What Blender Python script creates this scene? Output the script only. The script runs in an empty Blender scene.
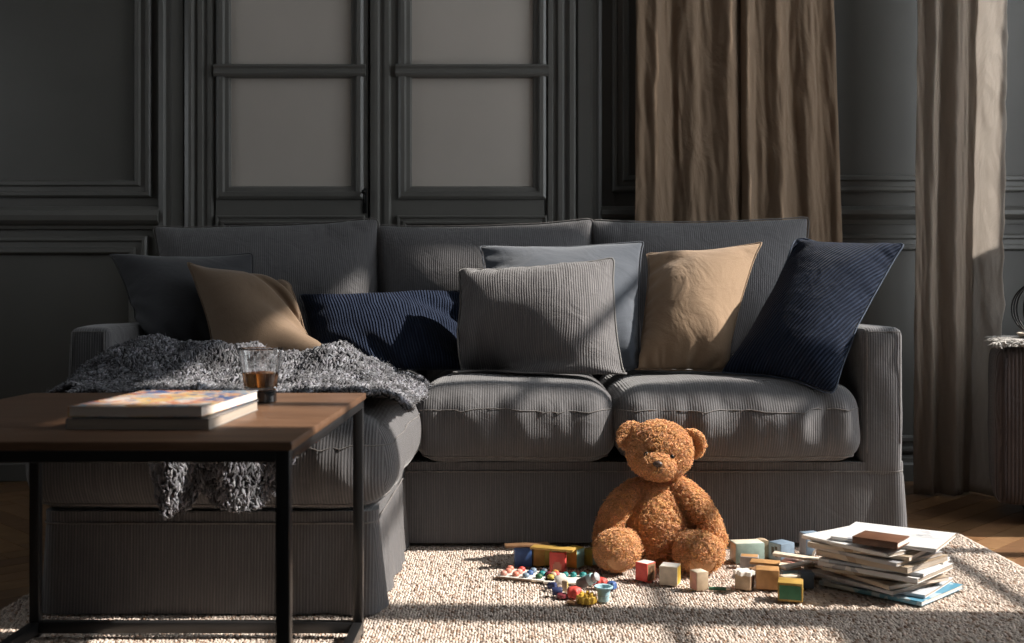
import bpy, bmesh, math, random
import numpy as np
from mathutils import Vector, Matrix, noise
from mathutils.bvhtree import BVHTree

random.seed(4)
RNG = np.random.default_rng(11)
scene = bpy.context.scene
COL = scene.collection
PI = math.pi

# ------------------------------------------------------------------ frame of the photograph
F_PX, CX, HY, CAM_H = 1100.0, 512.0, 297.0, 0.707
def P(px, py, Y):
    return np.array([(px - CX) * Y / F_PX, Y, CAM_H - (py - HY) * Y / F_PX])
def ground(px, py, z=0.0):
    Y = (CAM_H - z) * F_PX / (py - HY)
    return np.array([(px - CX) * Y / F_PX, Y, z])
WALL_Y = 4.25
def WX(px): return (px - CX) * WALL_Y / F_PX
def WZ(py): return CAM_H - (py - HY) * WALL_Y / F_PX

# ------------------------------------------------------------------ object helpers
def link(o):
    COL.objects.link(o); return o

def tag(o, label=None, cat=None, group=None, kind=None):
    if label: o['label'] = label
    if cat: o['category'] = cat
    if group: o['group'] = group
    if kind: o['kind'] = kind
    return o

def empty(name, loc, rz=0.0):
    o = bpy.data.objects.new(name, None)
    o.empty_display_size = 0.05
    o.location = loc; o.rotation_euler = (0, 0, rz)
    return link(o)

class MB:
    """collects geometry for ONE mesh object"""
    def __init__(s):
        s.v = []; s.f = []; s.m = []; s.n = 0; s.col = []; s.uv = None
    def add(s, verts, faces, mi=0, col=None):
        verts = [tuple(map(float, p)) for p in verts]
        k = s.n
        s.v += verts; s.n += len(verts)
        s.f += [tuple(int(i) + k for i in f) for f in faces]
        s.m += [mi] * len(faces)
        c = col if col is not None else (1, 1, 1)
        s.col += [c] * len(verts)
        return s
    def box(s, x0, x1, y0, y1, z0, z1, mi=0, col=None):
        v = [(x, y, z) for z in (z0, z1) for y in (y0, y1) for x in (x0, x1)]
        f = [(0, 2, 3, 1), (4, 5, 7, 6), (0, 1, 5, 4), (1, 3, 7, 5), (3, 2, 6, 7), (2, 0, 4, 6)]
        return s.add(v, f, mi, col)
    def rbox(s, x0, x1, y0, y1, z0, z1, bev=0.003, seg=2, mi=0, rot=None, col=None):
        bm = bmesh.new()
        bmesh.ops.create_cube(bm, size=1)
        for v in bm.verts:
            v.co = Vector(((x0 + x1) / 2 + v.co.x * (x1 - x0), (y0 + y1) / 2 + v.co.y * (y1 - y0), (z0 + z1) / 2 + v.co.z * (z1 - z0)))
        if bev > 0:
            bmesh.ops.bevel(bm, geom=list(bm.edges), offset=bev, segments=seg, affect='EDGES', profile=0.5)
        if rot is not None:
            bmesh.ops.transform(bm, matrix=rot, verts=bm.verts)
        bm.verts.index_update()
        s.add([v.co[:] for v in bm.verts], [[v.index for v in f.verts] for f in bm.faces], mi, col)
        bm.free(); return s
    def lathe(s, prof, seg=32, mi=0, c=(0, 0, 0), col=None, rot=None):
        v = []; f = []
        for r, z in prof:
            for k in range(seg):
                a = 2 * PI * k / seg
                v.append((r * math.cos(a), r * math.sin(a), z))
        for i in range(len(prof) - 1):
            for k in range(seg):
                k2 = (k + 1) % seg
                f.append((i * seg + k, i * seg + k2, (i + 1) * seg + k2, (i + 1) * seg + k))
        f.append(tuple(range(seg))[::-1]); f.append(tuple((len(prof) - 1) * seg + k for k in range(seg)))
        if rot is not None: v = [tuple(rot @ Vector(p)) for p in v]
        v = [(p[0] + c[0], p[1] + c[1], p[2] + c[2]) for p in v]
        return s.add(v, f, mi, col)
    def tube(s, pts, rad, sides=8, closed=False, mi=0, col=None):
        pts = [Vector(p) for p in pts]; n = len(pts)
        rr = rad if hasattr(rad, '__len__') else [rad] * n
        v = []; f = []; up = None
        for i, p in enumerate(pts):
            if closed: t = pts[(i + 1) % n] - pts[i - 1]
            else: t = pts[min(i + 1, n - 1)] - pts[max(i - 1, 0)]
            t.normalize()
            if up is None:
                up = Vector((0, 0, 1)) if abs(t.z) < .9 else Vector((1, 0, 0))
            a = t.cross(up)
            if a.length < 1e-6: a = t.cross(Vector((1, .3, .2)))
            a.normalize(); b = a.cross(t); up = b
            for k in range(sides):
                q = p + (a * math.cos(2 * PI * k / sides) + b * math.sin(2 * PI * k / sides)) * rr[i]
                v.append(q[:])
        m = n if closed else n - 1
        for i in range(m):
            i2 = (i + 1) % n
            for k in range(sides):
                k2 = (k + 1) % sides
                f.append((i * sides + k, i2 * sides + k, i2 * sides + k2, i * sides + k2))
        if not closed:
            f.append(tuple(range(sides))); f.append(tuple((n - 1) * sides + k for k in range(sides))[::-1])
        return s.add(v, f, mi, col)
    def ellipsoid(s, c, r, rot=None, nu=28, nv=18, mi=0, col=None):
        v = []; f = []
        for j in range(nv + 1):
            th = PI * j / nv
            for i in range(nu):
                ph = 2 * PI * i / nu
                p = Vector((r[0] * math.sin(th) * math.cos(ph), r[1] * math.sin(th) * math.sin(ph), r[2] * math.cos(th)))
                if rot is not None: p = rot @ p
                v.append((c[0] + p.x, c[1] + p.y, c[2] + p.z))
        for j in range(nv):
            for i in range(nu):
                i2 = (i + 1) % nu
                f.append((j * nu + i, (j + 1) * nu + i, (j + 1) * nu + i2, j * nu + i2))
        return s.add(v, f, mi, col)
    def build(s, name, mats, parent=None, smooth=True, origin=None, uv=None, weld=False, local=False, angle=None):
        if not isinstance(mats, (list, tuple)): mats = [mats]
        v = np.array(s.v, dtype=float)
        if local: o0 = np.zeros(3)
        elif parent is not None:
            o0 = np.array(parent.matrix_basis.translation if parent.parent is None else parent.parent.matrix_basis.translation)
        elif origin is not None: o0 = np.array(origin, dtype=float)
        else:
            lo, hi = v.min(0), v.max(0); o0 = np.array([(lo[0] + hi[0]) / 2, (lo[1] + hi[1]) / 2, lo[2]])
        me = bpy.data.meshes.new(name)
        me.from_pydata((v - o0).tolist(), [], s.f)
        for m in mats: me.materials.append(m)
        if len(mats) > 1: me.polygons.foreach_set('material_index', s.m)
        if uv is not None:
            L = me.uv_layers.new(name='UVMap')
            vi = np.zeros(len(me.loops), dtype=np.int32); me.loops.foreach_get('vertex_index', vi)
            L.data.foreach_set('uv', np.asarray(uv, dtype=np.float32)[vi].ravel())
        if any(c != (1, 1, 1) for c in s.col):
            a = me.color_attributes.new('Col', 'FLOAT_COLOR', 'POINT')
            arr = np.ones((len(s.v), 4), dtype=np.float32); arr[:, :3] = np.array(s.col)
            a.data.foreach_set('color', arr.ravel())
        me.update()
        bm = bmesh.new(); bm.from_mesh(me)
        if weld: bmesh.ops.remove_doubles(bm, verts=bm.verts, dist=1e-5)
        bmesh.ops.recalc_face_normals(bm, faces=bm.faces)
        bm.to_mesh(me); bm.free()
        if smooth:
            me.polygons.foreach_set('use_smooth', [True] * len(me.polygons))
            if angle: me.set_sharp_from_angle(angle=math.radians(angle))
        o = bpy.data.objects.new(name, me)
        if parent is not None: o.parent = parent
        elif not local: o.location = o0
        return link(o)

def fast_mesh(name, V, Fq, mat, parent=None, cols=None, smooth=True, origin=None):
    """numpy arrays -> mesh of quads"""
    o0 = np.zeros(3)
    if parent is not None: o0 = np.array(parent.location)
    elif origin is not None: o0 = np.array(origin)
    me = bpy.data.meshes.new(name)
    nv, nf = len(V), len(Fq); k = Fq.shape[1]
    me.vertices.add(nv); me.loops.add(nf * k); me.polygons.add(nf)
    me.vertices.foreach_set('co', (V - o0).astype(np.float32).ravel())
    me.loops.foreach_set('vertex_index', Fq.astype(np.int32).ravel())
    me.polygons.foreach_set('loop_start', np.arange(0, nf * k, k, dtype=np.int32))
    me.polygons.foreach_set('loop_total', np.full(nf, k, dtype=np.int32))
    me.polygons.foreach_set('use_smooth', np.full(nf, smooth, dtype=bool))
    if cols is not None:
        a = me.color_attributes.new('Col', 'FLOAT_COLOR', 'POINT')
        arr = np.ones((nv, 4), dtype=np.float32); arr[:, :3] = cols
        a.data.foreach_set('color', arr.ravel())
    me.materials.append(mat)
    me.update(calc_edges=True); me.validate()
    o = bpy.data.objects.new(name, me)
    if parent is not None: o.parent = parent
    else: o.location = o0
    return link(o)

def strands(paths, rad, sides=4):
    """paths (N,S,3), rad (N,S) -> verts, quads"""
    N, S, _ = paths.shape
    T = np.gradient(paths, axis=1); T /= np.linalg.norm(T, axis=2, keepdims=True) + 1e-9
    ref = np.where(np.abs(T[..., 2:3]) < .9, np.array([0, 0, 1.0]), np.array([1.0, 0, 0]))
    A = np.cross(T, ref); A /= np.linalg.norm(A, axis=2, keepdims=True) + 1e-9
    B = np.cross(A, T)
    ang = 2 * PI * np.arange(sides) / sides
    V = paths[:, :, None, :] + rad[:, :, None, None] * (A[:, :, None, :] * np.cos(ang)[None, None, :, None] + B[:, :, None, :] * np.sin(ang)[None, None, :, None])
    idx = np.arange(N * S * sides).reshape(N, S, sides)
    a = idx[:, :-1, :]; b = idx[:, 1:, :]
    q = np.stack([a, b, np.roll(b, -1, axis=2), np.roll(a, -1, axis=2)], axis=-1).reshape(-1, 4)
    return V.reshape(-1, 3), q

# ------------------------------------------------------------------ materials
def nodes(m):
    m.use_nodes = True
    return m.node_tree.nodes, m.node_tree.links

def rgba(c): return (c[0], c[1], c[2], 1.0)
def srgb(r, g, b):
    f = lambda c: (c / 255 / 12.92) if c / 255 <= .04045 else ((c / 255 + .055) / 1.055) ** 2.4
    return (f(r), f(g), f(b))

def mat(name, color, rough=0.6, metal=0.0, sheen=0.0, var=0.0, vscale=8.0, bump=0.0, bscale=60.0, bdist=0.002,
        stretch=(1, 1, 1), spec=0.5, attr=False, color2=None, coat=0.0, detail=4.0, trans=0.0, ior=1.45):
    m = bpy.data.materials.new(name); N, L = nodes(m)
    bs = N['Principled BSDF']
    bs.inputs['Base Color'].default_value = rgba(color)
    bs.inputs['Roughness'].default_value = rough
    bs.inputs['Metallic'].default_value = metal
    bs.inputs['Specular IOR Level'].default_value = spec
    bs.inputs['Coat Weight'].default_value = coat
    bs.inputs['Transmission Weight'].default_value = trans
    bs.inputs['IOR'].default_value = ior
    if sheen:
        bs.inputs['Sheen Weight'].default_value = sheen
        bs.inputs['Sheen Roughness'].default_value = 0.5
    tc = N.new('ShaderNodeTexCoord'); mp = N.new('ShaderNodeMapping')
    L.new(tc.outputs['Object'], mp.inputs['Vector']); mp.inputs['Scale'].default_value = stretch
    out = None
    if var > 0 or color2:
        nz = N.new('ShaderNodeTexNoise'); nz.inputs['Scale'].default_value = vscale; nz.inputs['Detail'].default_value = detail
        L.new(mp.outputs[0], nz.inputs['Vector'])
        cr = N.new('ShaderNodeValToRGB')
        c2 = color2 if color2 else tuple(x * (1 - var) for x in color)
        c1 = color if color2 else tuple(min(1, x * (1 + var)) for x in color)
        cr.color_ramp.elements[0].position = .35; cr.color_ramp.elements[1].position = .65
        cr.color_ramp.elements[0].color = rgba(c2); cr.color_ramp.elements[1].color = rgba(c1)
        L.new(nz.outputs['Fac'], cr.inputs['Fac']); out = cr.outputs['Color']
    if attr:
        at = N.new('ShaderNodeAttribute'); at.attribute_name = 'Col'
        mx = N.new('ShaderNodeMix'); mx.data_type = 'RGBA'; mx.blend_type = 'MULTIPLY'; mx.inputs[0].default_value = 1
        if out is not None: L.new(out, mx.inputs[6])
        else: mx.inputs[6].default_value = rgba(color)
        L.new(at.outputs['Color'], mx.inputs[7]); out = mx.outputs[2]
    if out is not None: L.new(out, bs.inputs['Base Color'])
    if bump > 0:
        nb = N.new('ShaderNodeTexNoise'); nb.inputs['Scale'].default_value = bscale; nb.inputs['Detail'].default_value = 5
        L.new(mp.outputs[0], nb.inputs['Vector'])
        b = N.new('ShaderNodeBump'); b.inputs['Strength'].default_value = bump; b.inputs['Distance'].default_value = bdist
        L.new(nb.outputs['Fac'], b.inputs['Height']); L.new(b.outputs[0], bs.inputs['Normal'])
    return m

def math_node(N, L, op, a, b=None, c=None):
    n = N.new('ShaderNodeMath'); n.operation = op
    for i, x in enumerate((a, b, c)):
        if x is None: continue
        if isinstance(x, (int, float)): n.inputs[i].default_value = x
        else: L.new(x, n.inputs[i])
    return n.outputs[0]

def mat_cord(name, col_a, col_b, pitch, coord='uv', axis=0, bdist=0.0018, strength=1.0, wob=0.0, sheen=.25, wrinkle=.5, rough=.85, sharp=1.0, spec=.25):
    """ribbed corduroy: ribs run across one coordinate; groove shade is put into the colour, darker than the ridges"""
    m = bpy.data.materials.new(name); N, L = nodes(m); bs = N['Principled BSDF']
    tc = N.new('ShaderNodeTexCoord'); geo = N.new('ShaderNodeNewGeometry')
    src = tc.outputs['UV'] if coord == 'uv' else tc.outputs['Object']
    sp = N.new('ShaderNodeSeparateXYZ'); L.new(src, sp.inputs[0])
    if coord == 'uv':
        r = sp.outputs[axis]; along = sp.outputs[1 - axis]
    else:
        sn = N.new('ShaderNodeSeparateXYZ'); L.new(geo.outputs['True Normal'], sn.inputs[0])
        side = math_node(N, L, 'GREATER_THAN', math_node(N, L, 'ABSOLUTE', sn.outputs[0]), 0.75)
        mx = N.new('ShaderNodeMix'); mx.data_type = 'FLOAT'
        L.new(side, mx.inputs[0]); L.new(sp.outputs[0], mx.inputs[2]); L.new(sp.outputs[1], mx.inputs[3])
        r = mx.outputs[0]
        along = math_node(N, L, 'ADD', sp.outputs[2], sp.outputs[1])
    if wob > 0:
        nw = N.new('ShaderNodeTexNoise'); nw.inputs['Scale'].default_value = 9; nw.inputs['Detail'].default_value = 1
        L.new(src, nw.inputs['Vector'])
        r = math_node(N, L, 'ADD', r, math_node(N, L, 'MULTIPLY', nw.outputs['Fac'], wob))
    ph = math_node(N, L, 'MULTIPLY', r, 2 * PI / pitch)
    s = math_node(N, L, 'SINE', ph)
    h = math_node(N, L, 'POWER', math_node(N, L, 'MULTIPLY_ADD', s, .5, .5), sharp)
    # irregular yarn colour: noise stretched along the rib
    cb = N.new('ShaderNodeCombineXYZ')
    L.new(math_node(N, L, 'MULTIPLY', r, 1.0 / pitch * .9), cb.inputs[0]); L.new(math_node(N, L, 'MULTIPLY', along, 9.0), cb.inputs[1])
    ny = N.new('ShaderNodeTexNoise'); ny.inputs['Scale'].default_value = 1.0; ny.inputs['Detail'].default_value = 3
    L.new(cb.outputs[0], ny.inputs['Vector'])
    wear = math_node(N, L, 'MULTIPLY_ADD', ny.outputs['Fac'], 1.3, -.15)
    fac = math_node(N, L, 'MULTIPLY', h, wear)
    big = N.new('ShaderNodeTexNoise'); big.inputs['Scale'].default_value = 4; big.inputs['Detail'].default_value = 3
    L.new(tc.outputs['Object'], big.inputs['Vector'])
    mc = N.new('ShaderNodeMix'); mc.data_type = 'RGBA'
    mc.clamp_factor = True
    L.new(math_node(N, L, 'MULTIPLY', fac, math_node(N, L, 'MULTIPLY_ADD', big.outputs['Fac'], 1.2, .4)), mc.inputs[0])
    mc.inputs[6].default_value = rgba(col_b); mc.inputs[7].default_value = rgba(col_a)  # grooves get painted shade on top of the uneven yarn tone
    L.new(mc.outputs[2], bs.inputs['Base Color'])
    bs.inputs['Roughness'].default_value = rough; bs.inputs['Specular IOR Level'].default_value = spec
    bs.inputs['Sheen Weight'].default_value = sheen; bs.inputs['Sheen Roughness'].default_value = .45
    b = N.new('ShaderNodeBump'); b.inputs['Strength'].default_value = strength; b.inputs['Distance'].default_value = bdist
    L.new(h, b.inputs['Height'])
    if wrinkle:
        wn = N.new('ShaderNodeTexNoise'); wn.inputs['Scale'].default_value = 14; wn.inputs['Detail'].default_value = 4
        wn.inputs['Distortion'].default_value = 1.2
        L.new(tc.outputs['Object'], wn.inputs['Vector'])
        b2 = N.new('ShaderNodeBump'); b2.inputs['Strength'].default_value = wrinkle; b2.inputs['Distance'].default_value = .012
        L.new(wn.outputs['Fac'], b2.inputs['Height']); L.new(b2.outputs[0], b.inputs['Normal'])
    L.new(b.outputs[0], bs.inputs['Normal'])
    return m

def mat_linen(name, color, dark, scale=420, wrinkle=.6, wscale=7, sheen=.15, wd=.012, stretch=(1, 1, 1)):
    m = bpy.data.materials.new(name); N, L = nodes(m); bs = N['Principled BSDF']
    tc = N.new('ShaderNodeTexCoord')
    mp = N.new('ShaderNodeMapping'); L.new(tc.outputs['Object'], mp.inputs[0]); mp.inputs['Scale'].default_value = stretch
    n1 = N.new('ShaderNodeTexNoise'); n1.inputs['Scale'].default_value = scale; n1.inputs['Detail'].default_value = 2
    L.new(tc.outputs['Object'], n1.inputs['Vector'])
    n2 = N.new('ShaderNodeTexNoise'); n2.inputs['Scale'].default_value = wscale; n2.inputs['Detail'].default_value = 5; n2.inputs['Distortion'].default_value = 1.0
    L.new(mp.outputs[0], n2.inputs['Vector'])
    mc = N.new('ShaderNodeMix'); mc.data_type = 'RGBA'
    L.new(n1.outputs['Fac'], mc.inputs[0]); mc.inputs[6].default_value = rgba(dark); mc.inputs[7].default_value = rgba(color)
    L.new(mc.outputs[2], bs.inputs['Base Color'])
    bs.inputs['Roughness'].default_value = .9; bs.inputs['Specular IOR Level'].default_value = .2
    bs.inputs['Sheen Weight'].default_value = sheen
    b = N.new('ShaderNodeBump'); b.inputs['Strength'].default_value = .35; b.inputs['Distance'].default_value = .0012
    L.new(n1.outputs['Fac'], b.inputs['Height'])
    b2 = N.new('ShaderNodeBump'); b2.inputs['Strength'].default_value = wrinkle; b2.inputs['Distance'].default_value = wd
    L.new(n2.outputs['Fac'], b2.inputs['Height']); L.new(b2.outputs[0], b.inputs['Normal'])
    L.new(b.outputs[0], bs.inputs['Normal'])
    return m

def mat_wood(name, c1, c2, axis_stretch, rough=.45, scale=6.0, attr=False, bump=.15):
    m = bpy.data.materials.new(name); N, L = nodes(m); bs = N['Principled BSDF']
    tc = N.new('ShaderNodeTexCoord'); mp = N.new('ShaderNodeMapping'); L.new(tc.outputs['Object'], mp.inputs[0])
    mp.inputs['Scale'].default_value = axis_stretch
    nz = N.new('ShaderNodeTexNoise'); nz.inputs['Scale'].default_value = scale; nz.inputs['Detail'].default_value = 8; nz.inputs['Roughness'].default_value = .65
    nz.inputs['Distortion'].default_value = .6
    L.new(mp.outputs[0], nz.inputs['Vector'])
    cr = N.new('ShaderNodeValToRGB'); cr.color_ramp.elements[0].position = .3; cr.color_ramp.elements[1].position = .7
    cr.color_ramp.elements[0].color = rgba(c2); cr.color_ramp.elements[1].color = rgba(c1)
    L.new(nz.outputs['Fac'], cr.inputs['Fac']); out = cr.outputs['Color']
    if attr:
        at = N.new('ShaderNodeAttribute'); at.attribute_name = 'Col'
        mx = N.new('ShaderNodeMix'); mx.data_type = 'RGBA'; mx.blend_type = 'MULTIPLY'; mx.inputs[0].default_value = 1
        L.new(out, mx.inputs[6]); L.new(at.outputs['Color'], mx.inputs[7]); out = mx.outputs[2]
    L.new(out, bs.inputs['Base Color'])
    bs.inputs['Roughness'].default_value = rough
    b = N.new('ShaderNodeBump'); b.inputs['Strength'].default_value = bump; b.inputs['Distance'].default_value = .002
    L.new(nz.outputs['Fac'], b.inputs['Height']); L.new(b.outputs[0], bs.inputs['Normal'])
    return m
# ================================================================== ROOM
XL, XR, YF, YB, ZC = -3.2, 2.30, -1.6, WALL_Y, 3.5
M_wall = mat('wall_paint', (.090, .086, .078), rough=.42, var=.06, vscale=3, bump=.06, bscale=90, bdist=.001)
M_trim = mat('trim_paint', (.120, .117, .108), rough=.36, var=.05, vscale=5, bump=.05, bscale=120, bdist=.001)
M_pane = mat('frosted_glass', (.44, .40, .36), rough=.28, var=.05, vscale=2.0, spec=.5)
M_ceil = mat('ceiling_paint', (.35, .34, .33), rough=.9, bump=.05)
M_black = mat('black_iron', (.012, .012, .012), rough=.45, metal=.6)
M_brass = mat('aged_brass', (.10, .075, .04), rough=.4, metal=.9)

def structure(o): o['kind'] = 'structure'; return o

# floor: oak herringbone planks on a dark base
def build_floor():
    mb = MB(); mb.box(XL, XR, YF, YB, -.08, -.006, 0, (.12, .1, .08))
    Lk, Wk, g = .48, .08, .0012
    ca, sa = math.cos(math.radians(45)), math.sin(math.radians(45))
    rr = random.Random(2)
    def plank(cx, cy, lx, ly):
        hx, hy = lx / 2 - g, ly / 2 - g
        cc = []
        for sx, sy in ((-1, -1), (1, -1), (1, 1), (-1, 1)):
            x, y = cx + sx * hx, cy + sy * hy
            cc.append((x * ca - y * sa, x * sa + y * ca + 1.5))
        mx = sum(c[0] for c in cc) / 4; my = sum(c[1] for c in cc) / 4
        if not (XL - .1 < mx < XR + .1 and .8 < my < YB + .1): return
        cc = [(min(max(a, XL), XR), min(max(b, YF), YB)) for a, b in cc]
        t = rr.uniform(.62, 1.12); col = (t, t * rr.uniform(.93, 1.0), t * rr.uniform(.88, 1.0))
        v = [(a, b, -.008) for a, b in cc] + [(a, b, 0.0) for a, b in cc]
        mb.add(v, [(4, 5, 6, 7), (0, 1, 5, 4), (1, 2, 6, 5), (2, 3, 7, 6), (3, 0, 4, 7)], 0, col)
    n = int(round(Lk / Wk))
    for i in range(-60, 60):
        for j in range(-14, 14):
            x = i * Wk + j * Lk; y = i * Wk - j * Lk
            plank(x + Lk / 2, y + Wk / 2, Lk, Wk)
            plank(x + Wk / 2, y + Wk + Lk / 2, Wk, Lk)
    m = mat_wood('oak_parquet', (.30, .175, .085), (.19, .10, .046), (3, 3, 1), rough=.38, scale=5, attr=True, bump=.08)
    return structure(mb.build('floor', m, smooth=False, origin=(0, 0, 0)))
build_floor()

structure(MB().box(XL - .2, XR + .2, YF - .2, YB + .2, ZC, ZC + .15).build('ceiling', M_ceil, smooth=False, origin=(0, 0, 0)))
structure(MB().box(XL - .2, XR + .2, YB, YB + .15, -.08, ZC).build('wall_back', M_wall, smooth=False, origin=(0, 0, 0)))
LW = (2.45, 3.35, 1.15, 2.15)                       # unseen left-wall window, added as fill for back wall and doors
lw = MB()
lw.box(XL - .15, XL, YF, LW[0], -.08, ZC); lw.box(XL - .15, XL, LW[1], YB, -.08, ZC)
lw.box(XL - .15, XL, LW[0], LW[1], -.08, LW[2]); lw.box(XL - .15, XL, LW[0], LW[1], LW[3], ZC)
structure(lw.build('wall_left', M_wall, smooth=False, origin=(0, 0, 0)))
wl = empty('window_6', (XL - .06, (LW[0] + LW[1]) / 2, LW[2])); structure(wl)
lw = MB()
for a_, b_ in ((LW[0], LW[0] + .05), (LW[1] - .05, LW[1]), ((LW[0] + LW[1]) / 2 - .03, (LW[0] + LW[1]) / 2 + .03)): lw.rbox(XL - .09, XL - .04, a_, b_, LW[2], LW[3], .005)
for a_, b_ in ((LW[2], LW[2] + .05), (LW[3] - .05, LW[3])): lw.rbox(XL - .09, XL - .04, LW[0], LW[1], a_, b_, .005)
lw.build('window_frame', M_trim, wl, smooth=False)
structure(MB().box(XL - .2, XR + .2, YF - .15, YF, -.08, ZC).build('wall_front', M_wall, smooth=False, origin=(0, 0, 0)))

# right wall with tall casement windows and added light openings
WINS = [(2.34, 3.59, .12, 3.30), (1.50, 2.26, 1.02, 3.18), (-.75, -.15, .5, 2.2), (3.80, 4.03, 1.34, 2.46)]  # third is unseen added fill, fourth an invented slit for sun on the curtain
ADDED_TRANSOM = (3.64, 4.03, 2.60, 3.30)  # unseen opening, invented to throw sun on the left back cushions
WTH = .10
def build_right_wall():
    """wall with rectangular openings"""
    mb = MB(); x0, x1 = XR, XR + WTH
    ops = WINS + [ADDED_TRANSOM]
    ys = sorted({YF, YB} | {a for o in ops for a in o[:2]})
    for a, b in zip(ys[:-1], ys[1:]):
        m_ = (a + b) / 2; z = -.08
        for (c, d) in sorted((o[2], o[3]) for o in ops if o[0] < m_ < o[1]):
            mb.box(x0, x1, a, b, z, c); z = d
        mb.box(x0, x1, a, b, z, ZC)
    return structure(mb.build('wall_right', M_wall, smooth=False, origin=(0, 0, 0)))
build_right_wall()
for k, (a, b, z0, z1) in enumerate(WINS + [ADDED_TRANSOM]):
    w = empty('window_%d' % (k + 1), (XR + .05, (a + b) / 2, z0)); structure(w)  # all but the first two openings are added for their light
    x0, x1 = XR + .02, XR + .07; t = .03
    fr = MB()
    fr.rbox(x0, x1, a, a + t, z0, z1, .006); fr.rbox(x0, x1, b - t, b, z0, z1, .006)
    fr.rbox(x0, x1, a, b, z0, z0 + .07, .006); fr.rbox(x0, x1, a, b, z1 - .05, z1, .006)
    fr.build('window_frame', M_trim, w, smooth=False)
    if b - a < .5: continue
    bars = MB(); c = (a + b) / 2
    bars.rbox(x0 + .01, x1 - .01, c - .03, c + .03, z0, z1, .004)
    for zz in (1.02, 1.72, 2.42) if z1 > 3 else (.98, 1.56, 2.1):
        bars.rbox(x0 + .015, x1 - .015, a, b, zz - .016, zz + .016, .003)
    bars.build('glazing_bar', M_trim, w, smooth=False)
    # lower fixed boards of the casement
    bd = MB(); bd.rbox(x0 + .012, x1 - .012, a + t, b - t, z0, z0 + .42, .004)
    bd.build('lower_board', M_trim, w, smooth=False)

# ---- mouldings
def frame_sweep(mb, x0, x1, z0, z1, prof, y=WALL_Y, mi=0):
    """prof: (inset, projection) from the outer rectangle"""
    n = len(prof); v = []; f = []
    for cx, cz, sx, sz in ((x0, z0, 1, 1), (x1, z0, -1, 1), (x1, z1, -1, -1), (x0, z1, 1, -1)):
        for d, h in prof: v.append((cx + sx * d, y - h, cz + sz * d))
    for k in range(4):
        k2 = (k + 1) % 4
        for i in range(n - 1):
            f.append((k * n + i, k2 * n + i, k2 * n + i + 1, k * n + i + 1))
    mb.add(v, f, mi)
def rail(mb, x0, x1, prof, y=WALL_Y, mi=0):
    """prof: (z, projection); extruded along X, capped"""
    n = len(prof); v = []
    for x in (x0, x1):
        for z, h in prof: v.append((x, y - h, z))
    f = [(i, i + 1, n + i + 1, n + i) for i in range(n - 1)] + [tuple(range(n)), tuple(range(n, 2 * n))[::-1]]
    mb.add(v, f, mi)
def upright(mb, z0, z1, prof, y=WALL_Y, mi=0):
    """prof: (x, projection); extruded along Z"""
    n = len(prof); v = []
    for z in (z0, z1):
        for x, h in prof: v.append((x, y - h, z))
    f = [(i, i + 1, n + i + 1, n + i) for i in range(n - 1)] + [tuple(range(n)), tuple(range(n, 2 * n))[::-1]]
    mb.add(v, f, mi)

PM = [(0, -.002), (0, .012), (.006, .018), (.016, .018), (.022, .010), (.040, .010), (.045, .022), (.058, .022), (.064, .012), (.066, -.002)]
def scaled(pr, s, hs=1.0): return [(d * s, h * hs) for d, h in pr]
tn = [0]
def trim(mb, m=None):
    tn[0] += 1
    return structure(mb.build('trim_%d' % tn[0], m or M_trim, smooth=False, origin=(0, WALL_Y, 0)))

# left panelling
m = MB(); frame_sweep(m, -3.05, WX(152), WZ(197), 3.2, PM); trim(m)
m = MB(); frame_sweep(m, -3.05, WX(148), WZ(452), WZ(236), scaled(PM, 1.1)); trim(m)
dado = [(WZ(229), -.002), (WZ(229), .012), (WZ(226), .016), (WZ(224), .030), (WZ(221), .044), (WZ(216), .048), (WZ(213), .040), (WZ(211), .036), (WZ(209), .026), (WZ(207), .018), (WZ(206), -.002)]
m = MB(); rail(m, XL, WX(161), dado); trim(m)
base_prof = [(0, -.002), (0, .026), (.062, .026), (.070, .018), (.086, .018), (.092, .008), (.098, -.002)]
def baseboard(nm, x0, x1):
    m = MB(); rail(m, x0, x1, base_prof); o = m.build(nm, M_trim, smooth=False, origin=(0, WALL_Y, 0)); structure(o)
baseboard('baseboard_left', XL, WX(161))
baseboard('baseboard_right', WX(601), XR)
# door casing: stepped ridges either side of the double door
def px_prof(pairs): return [(WX(p), h) for p, h in pairs]
m = MB(); upright(m, 0, 3.35, px_prof([(161, -.002), (161, .03), (166, .034), (168, .024), (172, .024), (174, .030), (185, .030), (186, .02), (188, .02)] + [(188, -.002)])); trim(m)
m = MB(); upright(m, 0, 3.35, px_prof([(188, -.002), (188, .044), (192, .050), (195, .050), (197, .036), (200, .036), (201, .042), (205, .042), (206, .030), (209, .030), (211, .036), (214, .036), (216, .022), (217, .022), (217, -.002)])); trim(m)
m = MB(); upright(m, 0, 3.35, px_prof([(545, -.002), (545, .022), (547, .022), (548, .036), (552, .036), (553, .030), (557, .030), (558, .042), (562, .042), (564, .036), (567, .036), (569, .050), (573, .050), (575, .044), (576, -.002)])); trim(m)
m = MB(); upright(m, 0, 3.35, px_prof([(576, -.002), (576, .02), (578, .03), (590, .03), (592, .024), (596, .024), (598, .034), (601, .03), (601, -.002)])); trim(m)
# right panelling
m = MB(); frame_sweep(m, WX(612), 2.16, WZ(192), 3.2, PM); trim(m)
dado2 = [(WZ(224), -.002), (WZ(224), .012), (WZ(220), .016), (WZ(218), .030), (WZ(215), .040), (WZ(211), .040), (WZ(209), .03), (WZ(207), .018), (WZ(206), -.002)]
m = MB(); rail(m, WX(601), XR, dado2); trim(m)
m = MB(); frame_sweep(m, WX(612), 2.16, WZ(452), WZ(234), PM); trim(m)

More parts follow.
